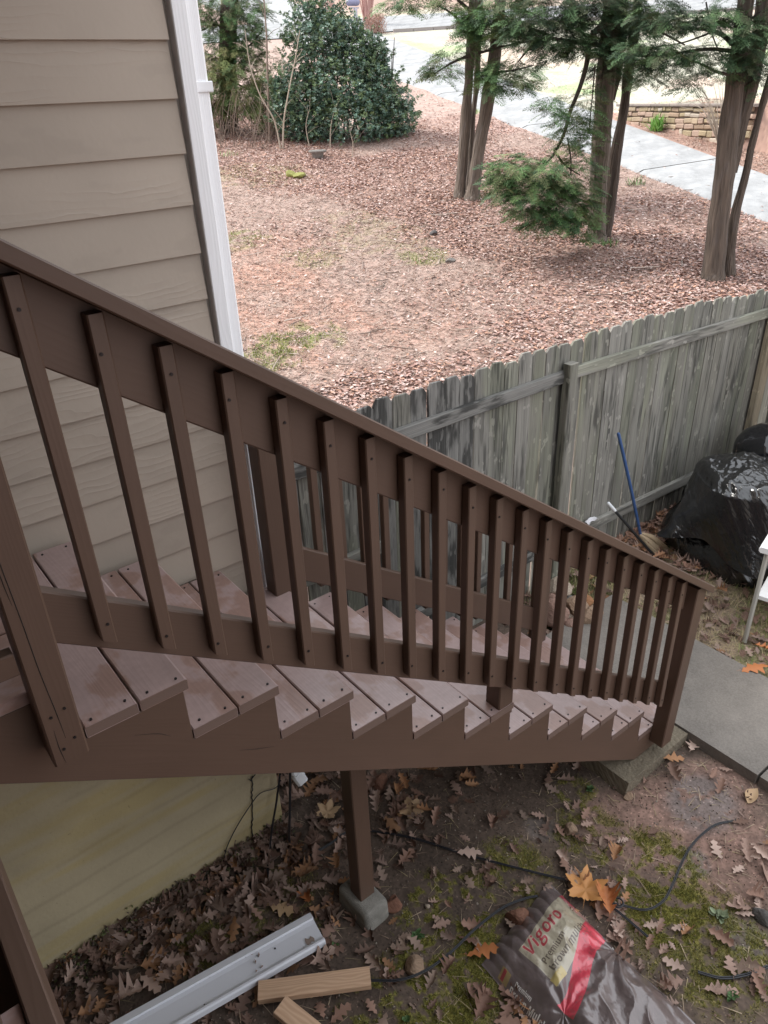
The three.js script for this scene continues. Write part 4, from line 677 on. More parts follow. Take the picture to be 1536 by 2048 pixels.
const spread = (n, u0, u1, v0, v1, sz, group, label, mats, lift = 0.02) => { for (let i = 0; i < n; i++) { const p = gl(rr(u0, u1), rr(v0, v1), rr(0.006, lift * 1.5)); if (p.z < -1.0 || (p.x > 3.24 && p.z > -1.13 && p.x < 4.12)) continue; const m = Math.floor(rr(0, mats.length)); leaf(oakG[Math.floor(rr(0, 8))], mats[m], p, rr(sz[0], sz[1]) * rr(0.6, 1.05), rr(0, 6.28), toneName.get(mats[m]) + ' ' + label, group, 0.45); } };
spread(20, 1120, 1260, 1690, 1830, [0.08, 0.14], 'leaves heaped above the mulch bag', 'oak leaf in the heap just above the mulch bag', [leafM[0], leafM[2], leafM[4], paleLeaf]);
spread(20, 1220, 1400, 1830, 2030, [0.09, 0.14], 'leaves along the right side of the mulch bag', 'oak leaf beside the right edge of the mulch bag', [leafM[0], leafM[2], paleLeaf]);
spread(12, 1420, 1536, 1480, 1600, [0.08, 0.13], 'leaves along the walkway edge', 'oak leaf in the drift along the walkway edge', [leafM[0], leafM[2], leafM[5]]);
spread(12, 1460, 1536, 1690, 1830, [0.1, 0.15], 'leaves at the right edge', 'oak leaf in the drift at the right edge', [leafM[0], leafM[2], paleLeaf]);
spread(9, 1430, 1536, 1870, 2000, [0.1, 0.14], 'leaves at the lower right', 'oak leaf at the lower right by the short cable', [leafM[0], leafM[2], leafM[5]]);
spread(18, 900, 1240, 1590, 1720, [0.07, 0.12], 'leaves in front of the stringer', 'oak leaf on the moss in front of the stairs', [leafM[0], leafM[1], leafM[2], leafM[5]]);
spread(26, 760, 960, 1540, 1640, [0.1, 0.15], 'leaves right of the support post', 'leaf in the shade right of the support post', leafM);
spread(26, 570, 700, 1550, 1780, [0.09, 0.15], 'leaves left of the support post', 'leaf in the shade left of the support post', leafM);
spread(18, 860, 1060, 1740, 1880, [0.07, 0.12], 'leaves left of the mulch bag', 'leaf between the footing block and the mulch bag', [leafM[0], leafM[2], leafM[5]]);
spread(20, 620, 960, 1870, 2048, [0.09, 0.14], 'leaves around the pine offcuts', 'leaf on the moss around the pine offcuts', [leafM[0], leafM[1], leafM[5]]);
spread(18, 960, 1100, 1960, 2048, [0.1, 0.15], 'leaves below the mulch bag', 'leaf at the bottom edge left of the mulch bag', [leafM[0], leafM[1], leafM[4]]);
function instanced(name, geo, m, list, parent = scene) {                  // list of [position, quaternion, scale, colour]
  const o = new THREE.InstancedMesh(geo, m, list.length), mt = new THREE.Matrix4(); o.name = name; o.userData.kind = 'stuff'; o.castShadow = o.receiveShadow = true;
  const base = V(); let q = parent; while (q && q !== scene) { base.add(q.position); q = q.parent; }
  list.forEach(([p, r, s, c], i) => { mt.compose(p.clone().sub(base), r, typeof s === 'number' ? V(s, s, s) : s); o.setMatrixAt(i, mt); if (c) o.setColorAt(i, c); }); parent.add(o); return o;
}
const E3 = new THREE.Euler(), quat = (x, y, z) => new THREE.Quaternion().setFromEuler(E3.set(x, y, z, 'YXZ'));
const tint = (list, v = 0.25) => { const c = list[Math.floor(rnd() * list.length)], k = 1 + rr(-v, v); return rgb(c[0] * k, c[1] * k, c[2] * k); };
const LEAFC = [[0.2, 0.12, 0.09], [0.15, 0.085, 0.06], [0.26, 0.175, 0.14], [0.12, 0.07, 0.05], [0.27, 0.14, 0.07], [0.19, 0.13, 0.1], [0.3, 0.21, 0.17]];
const white2 = (r = 0.8) => new THREE.MeshStandardMaterial({ color: rgb(1, 1, 1), roughness: r, side: THREE.DoubleSide });
{
  // drift of dark leaves along the foundation and litter under the stairs
  const lists = oakG.map(() => []);
  for (let i = 0; i < 950; i++) { const x = rr(-0.7, 1.6), z = -1.0 + Math.pow(rnd(), 1.9) * (x < 0.9 ? 0.75 : 1.2) - (x > 0.98 ? 0.6 : 0); const y = nearH(x, z) + rr(0, 0.06) * (z < -0.6 ? 1 : 0.4); lists[i % 8].push([V(x, y, z), quat(rr(-0.6, 0.6), rr(0, 6.3), rr(-0.6, 0.6)), rr(0.06, 0.14), tint(LEAFC)]); }
  for (let i = 0; i < 150; i++) { const x = rr(0.9, 3.1), z = rr(-1.6, 0.0); lists[i % 8].push([V(x, nearH(x, z) + rr(0.002, 0.02), z), quat(rr(-0.5, 0.5), rr(0, 6.3), rr(-0.5, 0.5)), rr(0.05, 0.12), tint(LEAFC)]); }
  for (let i = 0; i < 80; i++) { const x = rr(0.2, 3.2), z = rr(0.0, 1.25); lists[i % 8].push([V(x, nearH(x, z) + rr(0.005, 0.02), z), quat(rr(-0.3, 0.3), rr(0, 6.3), rr(-0.3, 0.3)), rr(0.04, 0.1), tint(LEAFC)]); }
  for (let i = 0; i < 650; i++) { const x = rr(4.12, 6.7), z = rr(-1.6, 0.6); lists[i % 8].push([V(x, nearH(x, z) + rr(0.01, 0.04), z), quat(rr(-0.4, 0.4), rr(0, 6.3), rr(-0.4, 0.4)), rr(0.05, 0.12), tint(LEAFC)]); }
  for (let i = 0; i < 420; i++) { const x = rr(4.75, 5.7), z = -1.62 + Math.pow(rnd(), 1.6) * 0.75; lists[i % 8].push([V(x, nearH(x, z) + rr(0.01, 0.06), z), quat(rr(-0.5, 0.5), rr(0, 6.3), rr(-0.5, 0.5)), rr(0.06, 0.12), tint([[0.3, 0.17, 0.12], [0.36, 0.24, 0.19], [0.24, 0.14, 0.1], [0.34, 0.18, 0.1]])]); }
  for (let i = 0; i < 120; i++) { const x = rr(3.28, 4.15), z = rr(-1.6, -1.1); lists[i % 8].push([V(x, nearH(x, z) + rr(0.02, 0.06), z), quat(rr(-0.4, 0.4), rr(0, 6.3), rr(-0.4, 0.4)), rr(0.05, 0.11), tint(LEAFC)]); }
  const t = tag(new THREE.Group(), 'leaf litter scattered over the soil under and around the stairs', 'leaf litter'); t.name = 'leaf_litter'; t.userData.kind = 'stuff'; scene.add(t);
  oakG.forEach((g, i) => instanced('leaves', g, white2(), lists[i], t));
}
{
  // crumbs, twigs, straw blades and moss tufts on the soil
  const crumb = new THREE.IcosahedronGeometry(0.5, 0), l = [], tw = [], mo = [], gr = [];
  for (let i = 0; i < 7000; i++) { const x = rr(-0.6, 4.1), z = rr(-1.6, 1.35); if (x > 3.26 && z > -1.13) continue; l.push([V(x, nearH(x, z) + 0.002, z), quat(rr(0, 6), rr(0, 6), 0), V(rr(0.004, 0.016), rr(0.003, 0.009), rr(0.004, 0.014)), tint([[0.12, 0.085, 0.065], [0.2, 0.13, 0.1], [0.07, 0.05, 0.04], [0.26, 0.22, 0.18]])]); }
  for (let i = 0; i < 2600; i++) { const x = rr(-0.7, 1.0), z = -1.005 + Math.pow(rnd(), 2.2) * 0.12; l.push([V(x, nearH(x, z) + (0.1 - (z + 1.005) * 0.8) * rnd() * rnd() * (0.5 + fbm(x * 9, 2, 2)), z), quat(rr(0, 6), rr(0, 6), 0), V(rr(0.006, 0.022), rr(0.005, 0.016), rr(0.006, 0.02)), tint([[0.08, 0.06, 0.045], [0.06, 0.045, 0.035], [0.1, 0.11, 0.04], [0.15, 0.1, 0.07]])]); }
  const blade = new THREE.BufferGeometry(); blade.setAttribute('position', new THREE.Float32BufferAttribute([-0.02, 0, 0, 0.02, 0, 0, -0.014, 0.35, 0.03, 0.014, 0.35, 0.03, 0, 1, 0.2], 3)); blade.setIndex([0, 1, 2, 1, 3, 2, 2, 3, 4]); blade.computeVertexNormals();
  for (let i = 0; i < 2600; i++) { const x = rr(-0.4, 4.1), z = rr(-1.2, 1.35); if (x > 3.26 && z > -1.13) continue; tw.push([V(x, nearH(x, z) + 0.006, z), quat(1.45 + rr(-0.12, 0.1), rr(0, 6.3), 0), V(rr(0.05, 0.13), rr(0.03, 0.12), 0.05), tint([[0.38, 0.29, 0.2], [0.2, 0.14, 0.1], [0.3, 0.24, 0.13]])]); }
  let guard = 0; while (mo.length < 42000 && guard++ < 600000) { const x = rr(-0.4, 3.25), z = rr(-1.0, 1.35), m = blotch(MOSSN, x, z) * ss(0.4, 0.6, fbm(x * 22, z * 22, 4) + (fbm(x * 3, z * 3, 4) - 0.5) * 0.6); if (rnd() > m) continue; mo.push([V(x, nearH(x, z) - 0.001, z), quat(rr(-0.7, 0.7), rr(0, 6.3), rr(-0.7, 0.7)), V(rr(0.06, 0.11), rr(0.008, 0.02), 0.03), tint([[0.19, 0.18, 0.035], [0.27, 0.235, 0.05], [0.12, 0.135, 0.03]])]); }
  for (let i = 0; i < 16000; i++) { const x = rr(4.1, 6.8), z = rr(-1.6, 0.8), g = ss(0.42, 0.6, fbm(x * 3, z * 3, 4)) ; gr.push([V(x, nearH(x, z), z), quat(rr(0.2, 1.3), rr(0, 6.3), 0), V(rr(0.08, 0.15), rr(0.03, 0.09), 0.05), rnd() < g * 0.5 ? tint([[0.13, 0.17, 0.045], [0.2, 0.23, 0.07]]) : tint([[0.42, 0.34, 0.2], [0.34, 0.26, 0.15]])]); }
  for (let i = 0; i < 1500; i++) { const c = [[4.2, -1.35], [4.0, -1.45], [3.75, -1.4]][i % 3], x = c[0] + rr(-0.3, 0.3), z = c[1] + rr(-0.2, 0.2); gr.push([V(x, nearH(x, z), z), quat(rr(0.1, 1.1), rr(0, 6.3), 0), V(rr(0.1, 0.2), rr(0.05, 0.13), 0.05), tint([[0.12, 0.17, 0.04], [0.22, 0.25, 0.08], [0.36, 0.32, 0.16]])]); }
  const put = (o, label, cat) => tag(o, label, cat);
  put(instanced('soil_crumbs', crumb, white2(0.95), l), 'small crumbs and grit on the bare soil by the stairs', 'grit');
  put(instanced('straw_bits', blade, white2(0.9), tw), 'dry straw bits strewn over the soil by the stairs', 'straw');
  put(instanced('moss', blade, white2(0.9), mo), 'olive green moss patches on the soil below the stairs', 'moss');
  put(instanced('grass', blade, white2(0.9), gr), 'thin dry and green grass between the walkway and the fence', 'grass');
  // small weeds
  const weed = (u, v, n, s, label, pale) => { const c = gl(u, v, 0), t = thing('weed', label, 'weed', c.toArray(), 'weeds on the soil'), a = []; for (let i = 0; i < n; i++) { const g = beechG[0].clone(); g.translate(0, 0, 0.5); g.scale(s * 0.85, s * 0.7, s * rr(0.4, 0.85)); g.rotateX(-rr(0.15, 0.8)); g.rotateY(rr(0, 6.3)); g.translate(c.x + rr(-0.3, 0.3) * s, c.y + rr(0, 0.02), c.z + rr(-0.3, 0.3) * s); a.push(g); } const o = part(t, 'foliage', mergeGeometries(a), new THREE.MeshStandardMaterial({ color: pale ? rgb(0.2, 0.24, 0.14) : rgb(0.06, 0.115, 0.035), roughness: 0.7, side: THREE.DoubleSide })); o.userData.kind = 'stuff'; };
  weed(835, 1868, 42, 0.04, 'leafy green weed right of the white trim end');
  weed(668, 1890, 20, 0.035, 'dark green weed at the end of the white trim');
  weed(1440, 1830, 18, 0.06, 'pale green weed right of the looping cable', true);
  weed(1462, 1995, 40, 0.04, 'green weed tuft at the lower right beyond the mulch bag');
  weed(812, 2038, 16, 0.03, 'small green weed at the bottom edge by the pine offcut');
  weed(1180, 1578, 26, 0.035, 'small grassy green weed under the stair stringer');
}

// ---------------------------------------------------------------- yard litter
const inView = (p, m = 40) => { const d = p.clone().sub(EYE), z = d.dot(FWD); if (z < 0.5) return false; const u = W / 2 + F * d.dot(RIGHT) / z, v = HH / 2 - F * d.dot(UP) / z; return u > 380 && u < W + m && v > -m && v < 900; };
{
  const tiny = new THREE.BufferGeometry();                                // small curled leaf
  tiny.setAttribute('position', new THREE.Float32BufferAttribute([0, 0.02, -0.5, -0.22, 0.12, -0.2, 0.2, 0.08, -0.25, 0, -0.02, 0, -0.3, 0.16, 0.12, 0.3, 0.1, 0.1, -0.1, 0.05, 0.3, 0.12, 0.06, 0.3, 0, 0.1, 0.55], 3));
  tiny.setIndex([0, 1, 3, 0, 3, 2, 1, 4, 3, 2, 3, 5, 4, 6, 3, 5, 3, 7, 6, 8, 3, 7, 3, 8]); const tg = tiny.toNonIndexed(); tg.computeVertexNormals();
  const list = [], thatch = [], green = [];
  const blade = new THREE.BufferGeometry(); blade.setAttribute('position', new THREE.Float32BufferAttribute([-0.05, 0, 0, 0.05, 0, 0, 0, 0.1, 1], 3)); blade.setIndex([0, 1, 2]); blade.computeVertexNormals();
  let n = 0;
  while (n++ < 460000) {
    const D = 3.2 + Math.pow(rnd(), 0.75) * 26, a = rr(-0.42, 0.72), x = EYE.x + HF.x * D - HF.z * a * D, z = EYE.z + HF.z * D + HF.x * a * D;
    if (z > -1.75 || dUp(x, z) > 1.2 || (dLow(x, z) > 0.12 && rnd() > 0.02 && dUp(x, z) < -0.1)) continue;
    const p = V(x, H(x, z) + 0.05 * (D < 60 ? fbm(x * 0.9, z * 0.9, 4) - 0.5 : 0), z); if (!inView(p)) continue;
    const l = leafDensity(x, z) * (0.55 + 0.9 * ss(0.3, 0.7, fbm(x * 1.1 + 4, z * 1.1, 4))), drive = dLow(x, z) > 0.12 && dUp(x, z) < -0.1;
    if (rnd() < 0.05 + 0.62 * l) { p.y += rr(0.005, 0.035) + (drive ? 0.05 : 0); list.push([p, quat(rr(-0.4, 0.4), rr(0, 6.3), rr(-0.4, 0.4)), V(rr(0.038, 0.075), rr(0.025, 0.06), rr(0.04, 0.085)), tint([[0.4, 0.255, 0.22], [0.34, 0.205, 0.17], [0.44, 0.315, 0.28], [0.25, 0.14, 0.11], [0.5, 0.39, 0.355], [0.41, 0.235, 0.165]])]); }
    else if (!drive && D < 22) thatch.push([p.setY(p.y + 0.004), quat(rr(-0.35, 0.05), rr(0, 6.3), 0), V(rr(0.05, 0.12), 0.1, rr(0.06, 0.16)), tint([[0.42, 0.32, 0.265], [0.32, 0.225, 0.185], [0.5, 0.41, 0.355], [0.24, 0.16, 0.13], [0.38, 0.25, 0.19]])]);
  }
  n = 0; while (n++ < 9000) { const m = MOSS[Math.floor(rnd() * MOSS.length)], a = rr(0, 6.3), r = m[1] * Math.sqrt(rnd()), x = m[0].x + Math.cos(a) * r, z = m[0].z + Math.sin(a) * r; if (rnd() > blotch([m], x, z) * ss(0.35, 0.55, fbm(x * 6, z * 6, 3)) || z > -1.8) continue; green.push([V(x, H(x, z) + 0.05 * (fbm(x * 0.9, z * 0.9, 4) - 0.5), z), quat(rr(-1.3, -0.3), rr(0, 6.3), 0), V(rr(0.08, 0.14), 0.1, rr(0.03, 0.07)), tint([[0.17, 0.21, 0.04], [0.25, 0.28, 0.07], [0.12, 0.16, 0.04]])]); }
  const stick = new THREE.CylinderGeometry(0.006, 0.004, 1, 5).rotateX(Math.PI / 2), sticks = [];
  for (let i = 0; i < 260; i++) { const p = G(rr(440, 1500), rr(290, 760)); if (p.z > -1.8 || dUp(p.x, p.z) > -0.2) continue; p.y += 0.03; sticks.push([p, quat(rr(-0.06, 0.06), rr(0, 6.3), 0), V(rr(0.7, 1.6), rr(0.7, 1.6), rr(0.1, 0.55)), tint([[0.3, 0.24, 0.2], [0.17, 0.13, 0.11], [0.45, 0.38, 0.33]])]); }
  tag(instanced('fallen_twigs', stick, white2(0.9), sticks), 'fallen twigs scattered through the leaves of the yard', 'twigs');
  tag(instanced('yard_leaves', tg, white2(0.8), list), 'pinkish brown fallen leaves covering the sloping yard beyond the fence', 'fallen leaves');
  tag(instanced('dry_thatch', blade, white2(0.9), thatch), 'pale dry grass thatch over the reddish clay of the yard', 'dry grass');
  tag(instanced('yard_moss', blade, white2(0.9), green), 'yellow green moss and grass tufts in the yard', 'moss');
  console.log('yard leaves', list.length, 'thatch', thatch.length, 'green', green.length);
}

// ---------------------------------------------------------------- conifers
function sprayGeo(s0, open = 1) {                                         // flat drooping spray of scale-leaved branchlets, length 1 along +z
  let q = s0 * 613 + 5; const r = () => { q = Math.imul(q ^ q >>> 15, 2246822519) + 374761 | 0; return ((q ^ q >>> 13) >>> 0) / 4294967296; };
  const pos = [];
  const strip = (a, b, w) => { const d = b.clone().sub(a), s = V(d.z, 0, -d.x).normalize().multiplyScalar(w), m = a.clone().lerp(b, 0.55); pos.push(...a.toArray(), ...m.clone().add(s).toArray(), ...m.clone().sub(s).toArray(), ...m.clone().add(s).toArray(), ...b.toArray(), ...m.clone().sub(s).toArray()); };
  const N = 9;
  for (let i = 0; i < N; i++) {
    const t = i / N, c = V(0.03 * Math.sin(t * 5 + s0), -0.22 * t * t, t), c2 = V(0.03 * Math.sin((t + 0.12) * 5 + s0), -0.22 * (t + 0.12) ** 2, t + 0.14); strip(c, c2, 0.022);
    for (const sd of [-1, 1]) {
      const L = (0.36 * (1 - t) + 0.13) * (0.75 + 0.5 * r()) * open, an = 0.75 + 0.35 * r(), e = c.clone().add(V(sd * Math.sin(an) * L, -0.1 * L - 0.1 * r() * L, Math.cos(an) * L)); strip(c, e, 0.02);
      for (let k = 1; k < 4; k++) { const b = c.clone().lerp(e, k / 4), l = L * 0.42 * (1.15 - k * 0.2), s2 = k % 2 ? 1 : -1, a2 = an + s2 * 0.65; strip(b, b.clone().add(V(sd * Math.sin(a2) * l, -0.12 * l + (r() - 0.5) * 0.08, Math.cos(a2) * l)), 0.017); }
    }
  }
  const g = new THREE.BufferGeometry(); g.setAttribute('position', new THREE.Float32BufferAttribute(pos, 3)); g.computeVertexNormals(); return g;
}
const sprayG = [1, 2, 3].map((i) => sprayGeo(i));
const needleM = new THREE.MeshPhysicalMaterial({ color: rgb(1, 1, 1), roughness: 0.75, side: THREE.DoubleSide });
const GREENS = [[0.06, 0.125, 0.04], [0.085, 0.17, 0.055], [0.045, 0.095, 0.04], [0.12, 0.2, 0.065], [0.13, 0.15, 0.06]];
// blobs: [u, v, ru, rv, D, number]; sprays fill each blob and hang outwards from the axis of its branch
const BACKLIT_GREENS = [[0.035, 0.075, 0.03], [0.05, 0.105, 0.038], [0.028, 0.06, 0.028], [0.075, 0.135, 0.05], [0.08, 0.095, 0.045]];  // greens darkened: backlit shade of the upper crowns put into the colour
function foliage(t, blobs, sz, greens = GREENS, droop = 0.5, thick = 1) {
  const lists = sprayG.map(() => []);
  for (const [u, v, ru, rv, D, n, lean] of blobs) {
    const c = atD(u, v, D), k = D / F * 0.93, rx = ru * k, ry = rv * k, rz = Math.max(0.25, Math.min(1.2, rx * 0.8)) * thick;
    for (let i = 0; i < n * 0.72; i++) {
      let x, y, z; do { x = rr(-1, 1); y = rr(-1, 1); z = rr(-1, 1); } while (x * x + y * y + z * z > 1);
      const lump = fbm(x * 2.4 + u, y * 2.4 + z * 1.7 + v, 2); if (lump < 0.4) continue;
      const p = c.clone().addScaledVector(R0, x * rx + (lean || 0) * y * ry).addScaledVector(V(0, 1, 0), y * ry).addScaledVector(HF, z * rz);
      const yaw = Math.atan2(R0.x * x + HF.x * z, R0.z * x + HF.z * z) + rr(-0.9, 0.9);
      lists[i % 3].push([p, quat(droop * rr(-0.1, 1.4) - 0.15, yaw, rr(-0.6, 0.6)), rr(sz * 0.6, sz * 1.15), tint(greens, 0.3)]);
    }
  }
  const f = new THREE.Group(); f.name = 'foliage'; f.userData.kind = 'stuff'; t.add(f);
  sprayG.forEach((g, i) => instanced('sprays', g, needleM, lists[i], f));
}
const poly = (list, D) => list.map(([u, v, dd]) => atD(u, v, D + (dd || 0)));
const px = (D) => D / F * 0.9;                                           // metres per picture pixel at level depth D
function trunkGeo(list, radii, D, seg = 14) {                             // list in the view at depth D; knobbly, flared at the foot
  const pts = poly(list, D), g = tube(pts, radii.map((r) => r * px(D)), seg), p = g.attributes.position, n = g.attributes.normal;
  for (let i = 0; i < p.count; i++) { const a = p.getX(i), b = p.getY(i), c = p.getZ(i), k = (fbm(a * 5 + c * 5, b * 1.6, 3) - 0.5) * 0.07 + (fbm(a * 18 + c * 14, b * 5, 2) - 0.5) * 0.022; p.setXYZ(i, a + n.getX(i) * k, b, c + n.getZ(i) * k); }
  g.computeVertexNormals(); return g;
}
const branch = (list, r0, r1, D, m = M.barkDark) => tube(poly(list, D), list.map((_, i) => mix(r0, r1, i / (list.length - 1)) * px(D)), 7);
{
  const b = G(930, 394), D = depthOf(b.x, b.z), t = thing('cedar_tree', 'double-trunk cedar with pale grey-brown bark standing left of the drive', 'tree', b.toArray(), 'cedars along the drive');
  part(t, 'trunk', trunkGeo([[920, 400], [921, 375], [929, 290], [935, 200], [940, 110], [944, 40], [948, -60]], [17, 12.5, 11, 10, 9.5, 9, 8], D), M.bark);
  part(t, 'trunk', trunkGeo([[943, 408], [946, 380], [957, 300], [975, 200], [990, 110], [1000, 20], [1008, -60]], [20, 15, 13.5, 13, 12, 10.5, 9.5], D - 0.15), M.bark);
  part(t, 'trunk', trunkGeo([[937, 380], [945, 250], [953, 150], [957, 60], [962, -60]], [9, 6, 6, 6, 5.5], D + 0.25), M.bark);
  part(t, 'branch', mergeGeometries([branch([[940, 110], [905, 125], [868, 148]], 3.2, 1, D - 0.4), branch([[957, 106], [1010, 92], [1060, 82]], 2.6, 1.4, D - 0.5), branch([[930, 55], [905, 28], [875, 10]], 3, 1.2, D), branch([[938, 20], [925, 8], [908, -8]], 4, 2, D), branch([[985, 145], [1030, 140], [1068, 130]], 2.6, 1, D - 0.6), branch([[985, 40], [1040, 50], [1100, 70]], 3.5, 2, D - 0.6)]), M.barkDark);
  foliage(t, [[905, 118, 45, 33, D - 0.4, 150, 0.9], [882, 140, 22, 12, D - 0.4, 40], [1015, 150, 55, 30, D - 0.6, 260, -0.3], [985, 168, 32, 22, D - 0.7, 90], [1050, 132, 30, 16, D - 0.6, 70], [970, 42, 46, 32, D - 0.5, 260], [1000, 28, 60, 36, D - 0.4, 300], [1010, 60, 45, 22, D - 0.6, 140], [940, 42, 20, 20, D - 0.4, 60], [800, 2, 35, 12, D, 60], [812, 14, 16, 10, D, 30], [895, 2, 34, 10, D, 60], [1000, -60, 110, 50, D, 260]], 0.34);
}
{
  const b = G(1195, 482), D = depthOf(b.x, b.z), t = thing('cedar_tree', 'dark-trunked cedar in the middle of the row with a low leafy bough on its left', 'tree', b.toArray(), 'cedars along the drive');
  part(t, 'trunk', trunkGeo([[1191, 490], [1193, 470], [1196, 380], [1203, 280], [1211, 180], [1219, 80], [1224, 0], [1228, -60]], [27, 19, 17, 19, 19, 18, 16, 14], D), M.bark);
  part(t, 'trunk', trunkGeo([[1207, 470], [1219, 400], [1234, 290], [1252, 190], [1266, 90], [1278, 0], [1286, -60]], [15, 12, 11, 10, 9, 9, 8], D + 0.2), M.barkDark);
  part(t, 'trunk', trunkGeo([[1222, 200], [1236, 110], [1244, 30], [1249, -60]], [9, 10, 9, 8], D + 0.15), M.barkDark);
  part(t, 'branch', mergeGeometries([branch([[1212, 45], [1184, 72], [1173, 130], [1160, 175], [1140, 225], [1128, 268], [1105, 312], [1080, 340]], 6, 2, D - 0.5), branch([[1108, 300], [1130, 330], [1160, 350]], 2.5, 1.2, D - 0.5), branch([[1205, 90], [1150, 84], [1080, 78], [1060, 95], [1035, 125]], 4.5, 1.3, D - 0.5), branch([[1190, 130], [1185, 190], [1178, 260]], 1.6, 0.8, D - 0.6), branch([[1135, 275], [1142, 320], [1141, 350]], 1.6, 1.2, D - 0.8), branch([[1210, 62], [1250, 50], [1310, 60], [1370, 90]], 3.6, 1.4, D - 0.4), branch([[1255, 110], [1310, 95], [1330, 90]], 2.6, 1.2, D)]), M.barkDark);
  foliage(t, [[1055, 372, 62, 62, D - 1.0, 560], [1020, 345, 40, 40, D - 0.9, 220], [1090, 350, 42, 46, D - 1.0, 240], [1000, 378, 22, 16, D - 1.1, 50], [1120, 400, 50, 60, D - 0.8, 360], [1160, 360, 34, 75, D - 0.6, 260], [1165, 430, 26, 45, D - 0.6, 150], [1090, 440, 40, 26, D - 1.0, 140], [1140, 255, 36, 34, D - 0.6, 120], [1100, 212, 28, 18, D - 0.7, 70], [1170, 230, 22, 60, D - 0.5, 120], [1185, 290, 22, 50, D - 0.4, 110]], 0.3);
  foliage(t, [
    [1085, 28, 60, 42, D - 0.4, 420], [1050, 60, 40, 30, D - 0.5, 200], [1120, 70, 60, 24, D - 0.5, 300], [1160, 92, 50, 20, D - 0.5, 180], [1105, 95, 34, 24, D - 0.6, 130], [1170, 30, 60, 36, D - 0.3, 320], [1225, 40, 60, 60, D - 0.4, 360], [1215, 110, 40, 46, D - 0.35, 170], [1290, 38, 60, 34, D - 0.3, 280], [1255, 120, 34, 30, D - 0.2, 130], [1270, 150, 26, 18, D - 0.2, 60], [1150, -60, 200, 60, D, 500], [1200, 160, 20, 30, D - 0.4, 50]].map((q) => { q[5] *= 1.05; return q; }), 0.28, BACKLIT_GREENS);
}
{
  const b = G(1425, 558), D = depthOf(b.x, b.z), t = thing('cedar_tree', 'thick-trunked cedar at the right edge, nearest the fence, with slender leaning side trunks', 'tree', b.toArray(), 'cedars along the drive');
  part(t, 'trunk', trunkGeo([[1424, 566], [1426, 540], [1436, 450], [1450, 350], [1461, 250], [1471, 160], [1481, 80], [1490, 0], [1496, -60]], [30, 23, 21, 20.5, 19, 17, 14.5, 13, 12.5], D), M.barkC);
  part(t, 'trunk', trunkGeo([[1462, 345], [1476, 280], [1494, 200], [1510, 120], [1522, 40], [1530, -60]], [14, 15, 14, 13, 12, 11], D + 0.15), M.barkC);
  part(t, 'trunk', trunkGeo([[1456, 556], [1462, 500], [1473, 430], [1490, 350], [1510, 265], [1530, 190], [1548, 120], [1570, 0]], [14, 9.5, 9, 8.5, 8, 8, 8, 8], D + 0.1), M.barkC);
  part(t, 'branch', mergeGeometries([branch([[1466, 88], [1445, 70], [1418, 60], [1360, 56], [1300, 48]], 5, 1.5, D), branch([[1464, 102], [1420, 98], [1370, 104], [1310, 112], [1270, 112]], 4, 1.4, D - 0.1), branch([[1460, 150], [1430, 142], [1395, 125], [1360, 112]], 3.2, 1.2, D - 0.2), branch([[1420, 66], [1370, 84], [1330, 92]], 1.8, 0.9, D + 0.1), branch([[1500, 40], [1518, 26], [1540, 18]], 2.5, 1, D), branch([[1412, 4], [1425, 70], [1440, 105], [1458, 125]], 1.5, 1, D + 0.3)]), M.barkDark);
  foliage(t, [[1370, 42, 70, 16, D - 0.1, 200], [1320, 24, 50, 18, D, 110], [1400, 46, 30, 12, D - 0.1, 70], [1345, 108, 80, 20, D - 0.1, 300], [1290, 100, 46, 26, D, 170], [1410, 116, 40, 14, D - 0.2, 90], [1385, 136, 36, 16, D - 0.3, 80], [1300, 150, 30, 14, D, 50], [1382, 168, 14, 22, D - 0.3, 34], [1360, 150, 12, 16, D - 0.2, 20], [1440, 140, 20, 24, D - 0.2, 50], [1475, 70, 18, 14, D - 0.3, 40], [1510, 66, 30, 18, D - 0.3, 90], [1528, 110, 20, 60, D - 0.2, 150], [1530, 20, 24, 30, D, 80], [1498, 150, 22, 20, D, 50], [1330, -50, 160, 40, D, 300], [1500, -50, 80, 40, D, 160], [1500, 105, 26, 26, D - 0.3, 90], [1445, 30, 24, 30, D, 80]].map((q) => { q[5] *= 1.15; return q; }), 0.25, BACKLIT_GREENS);
}
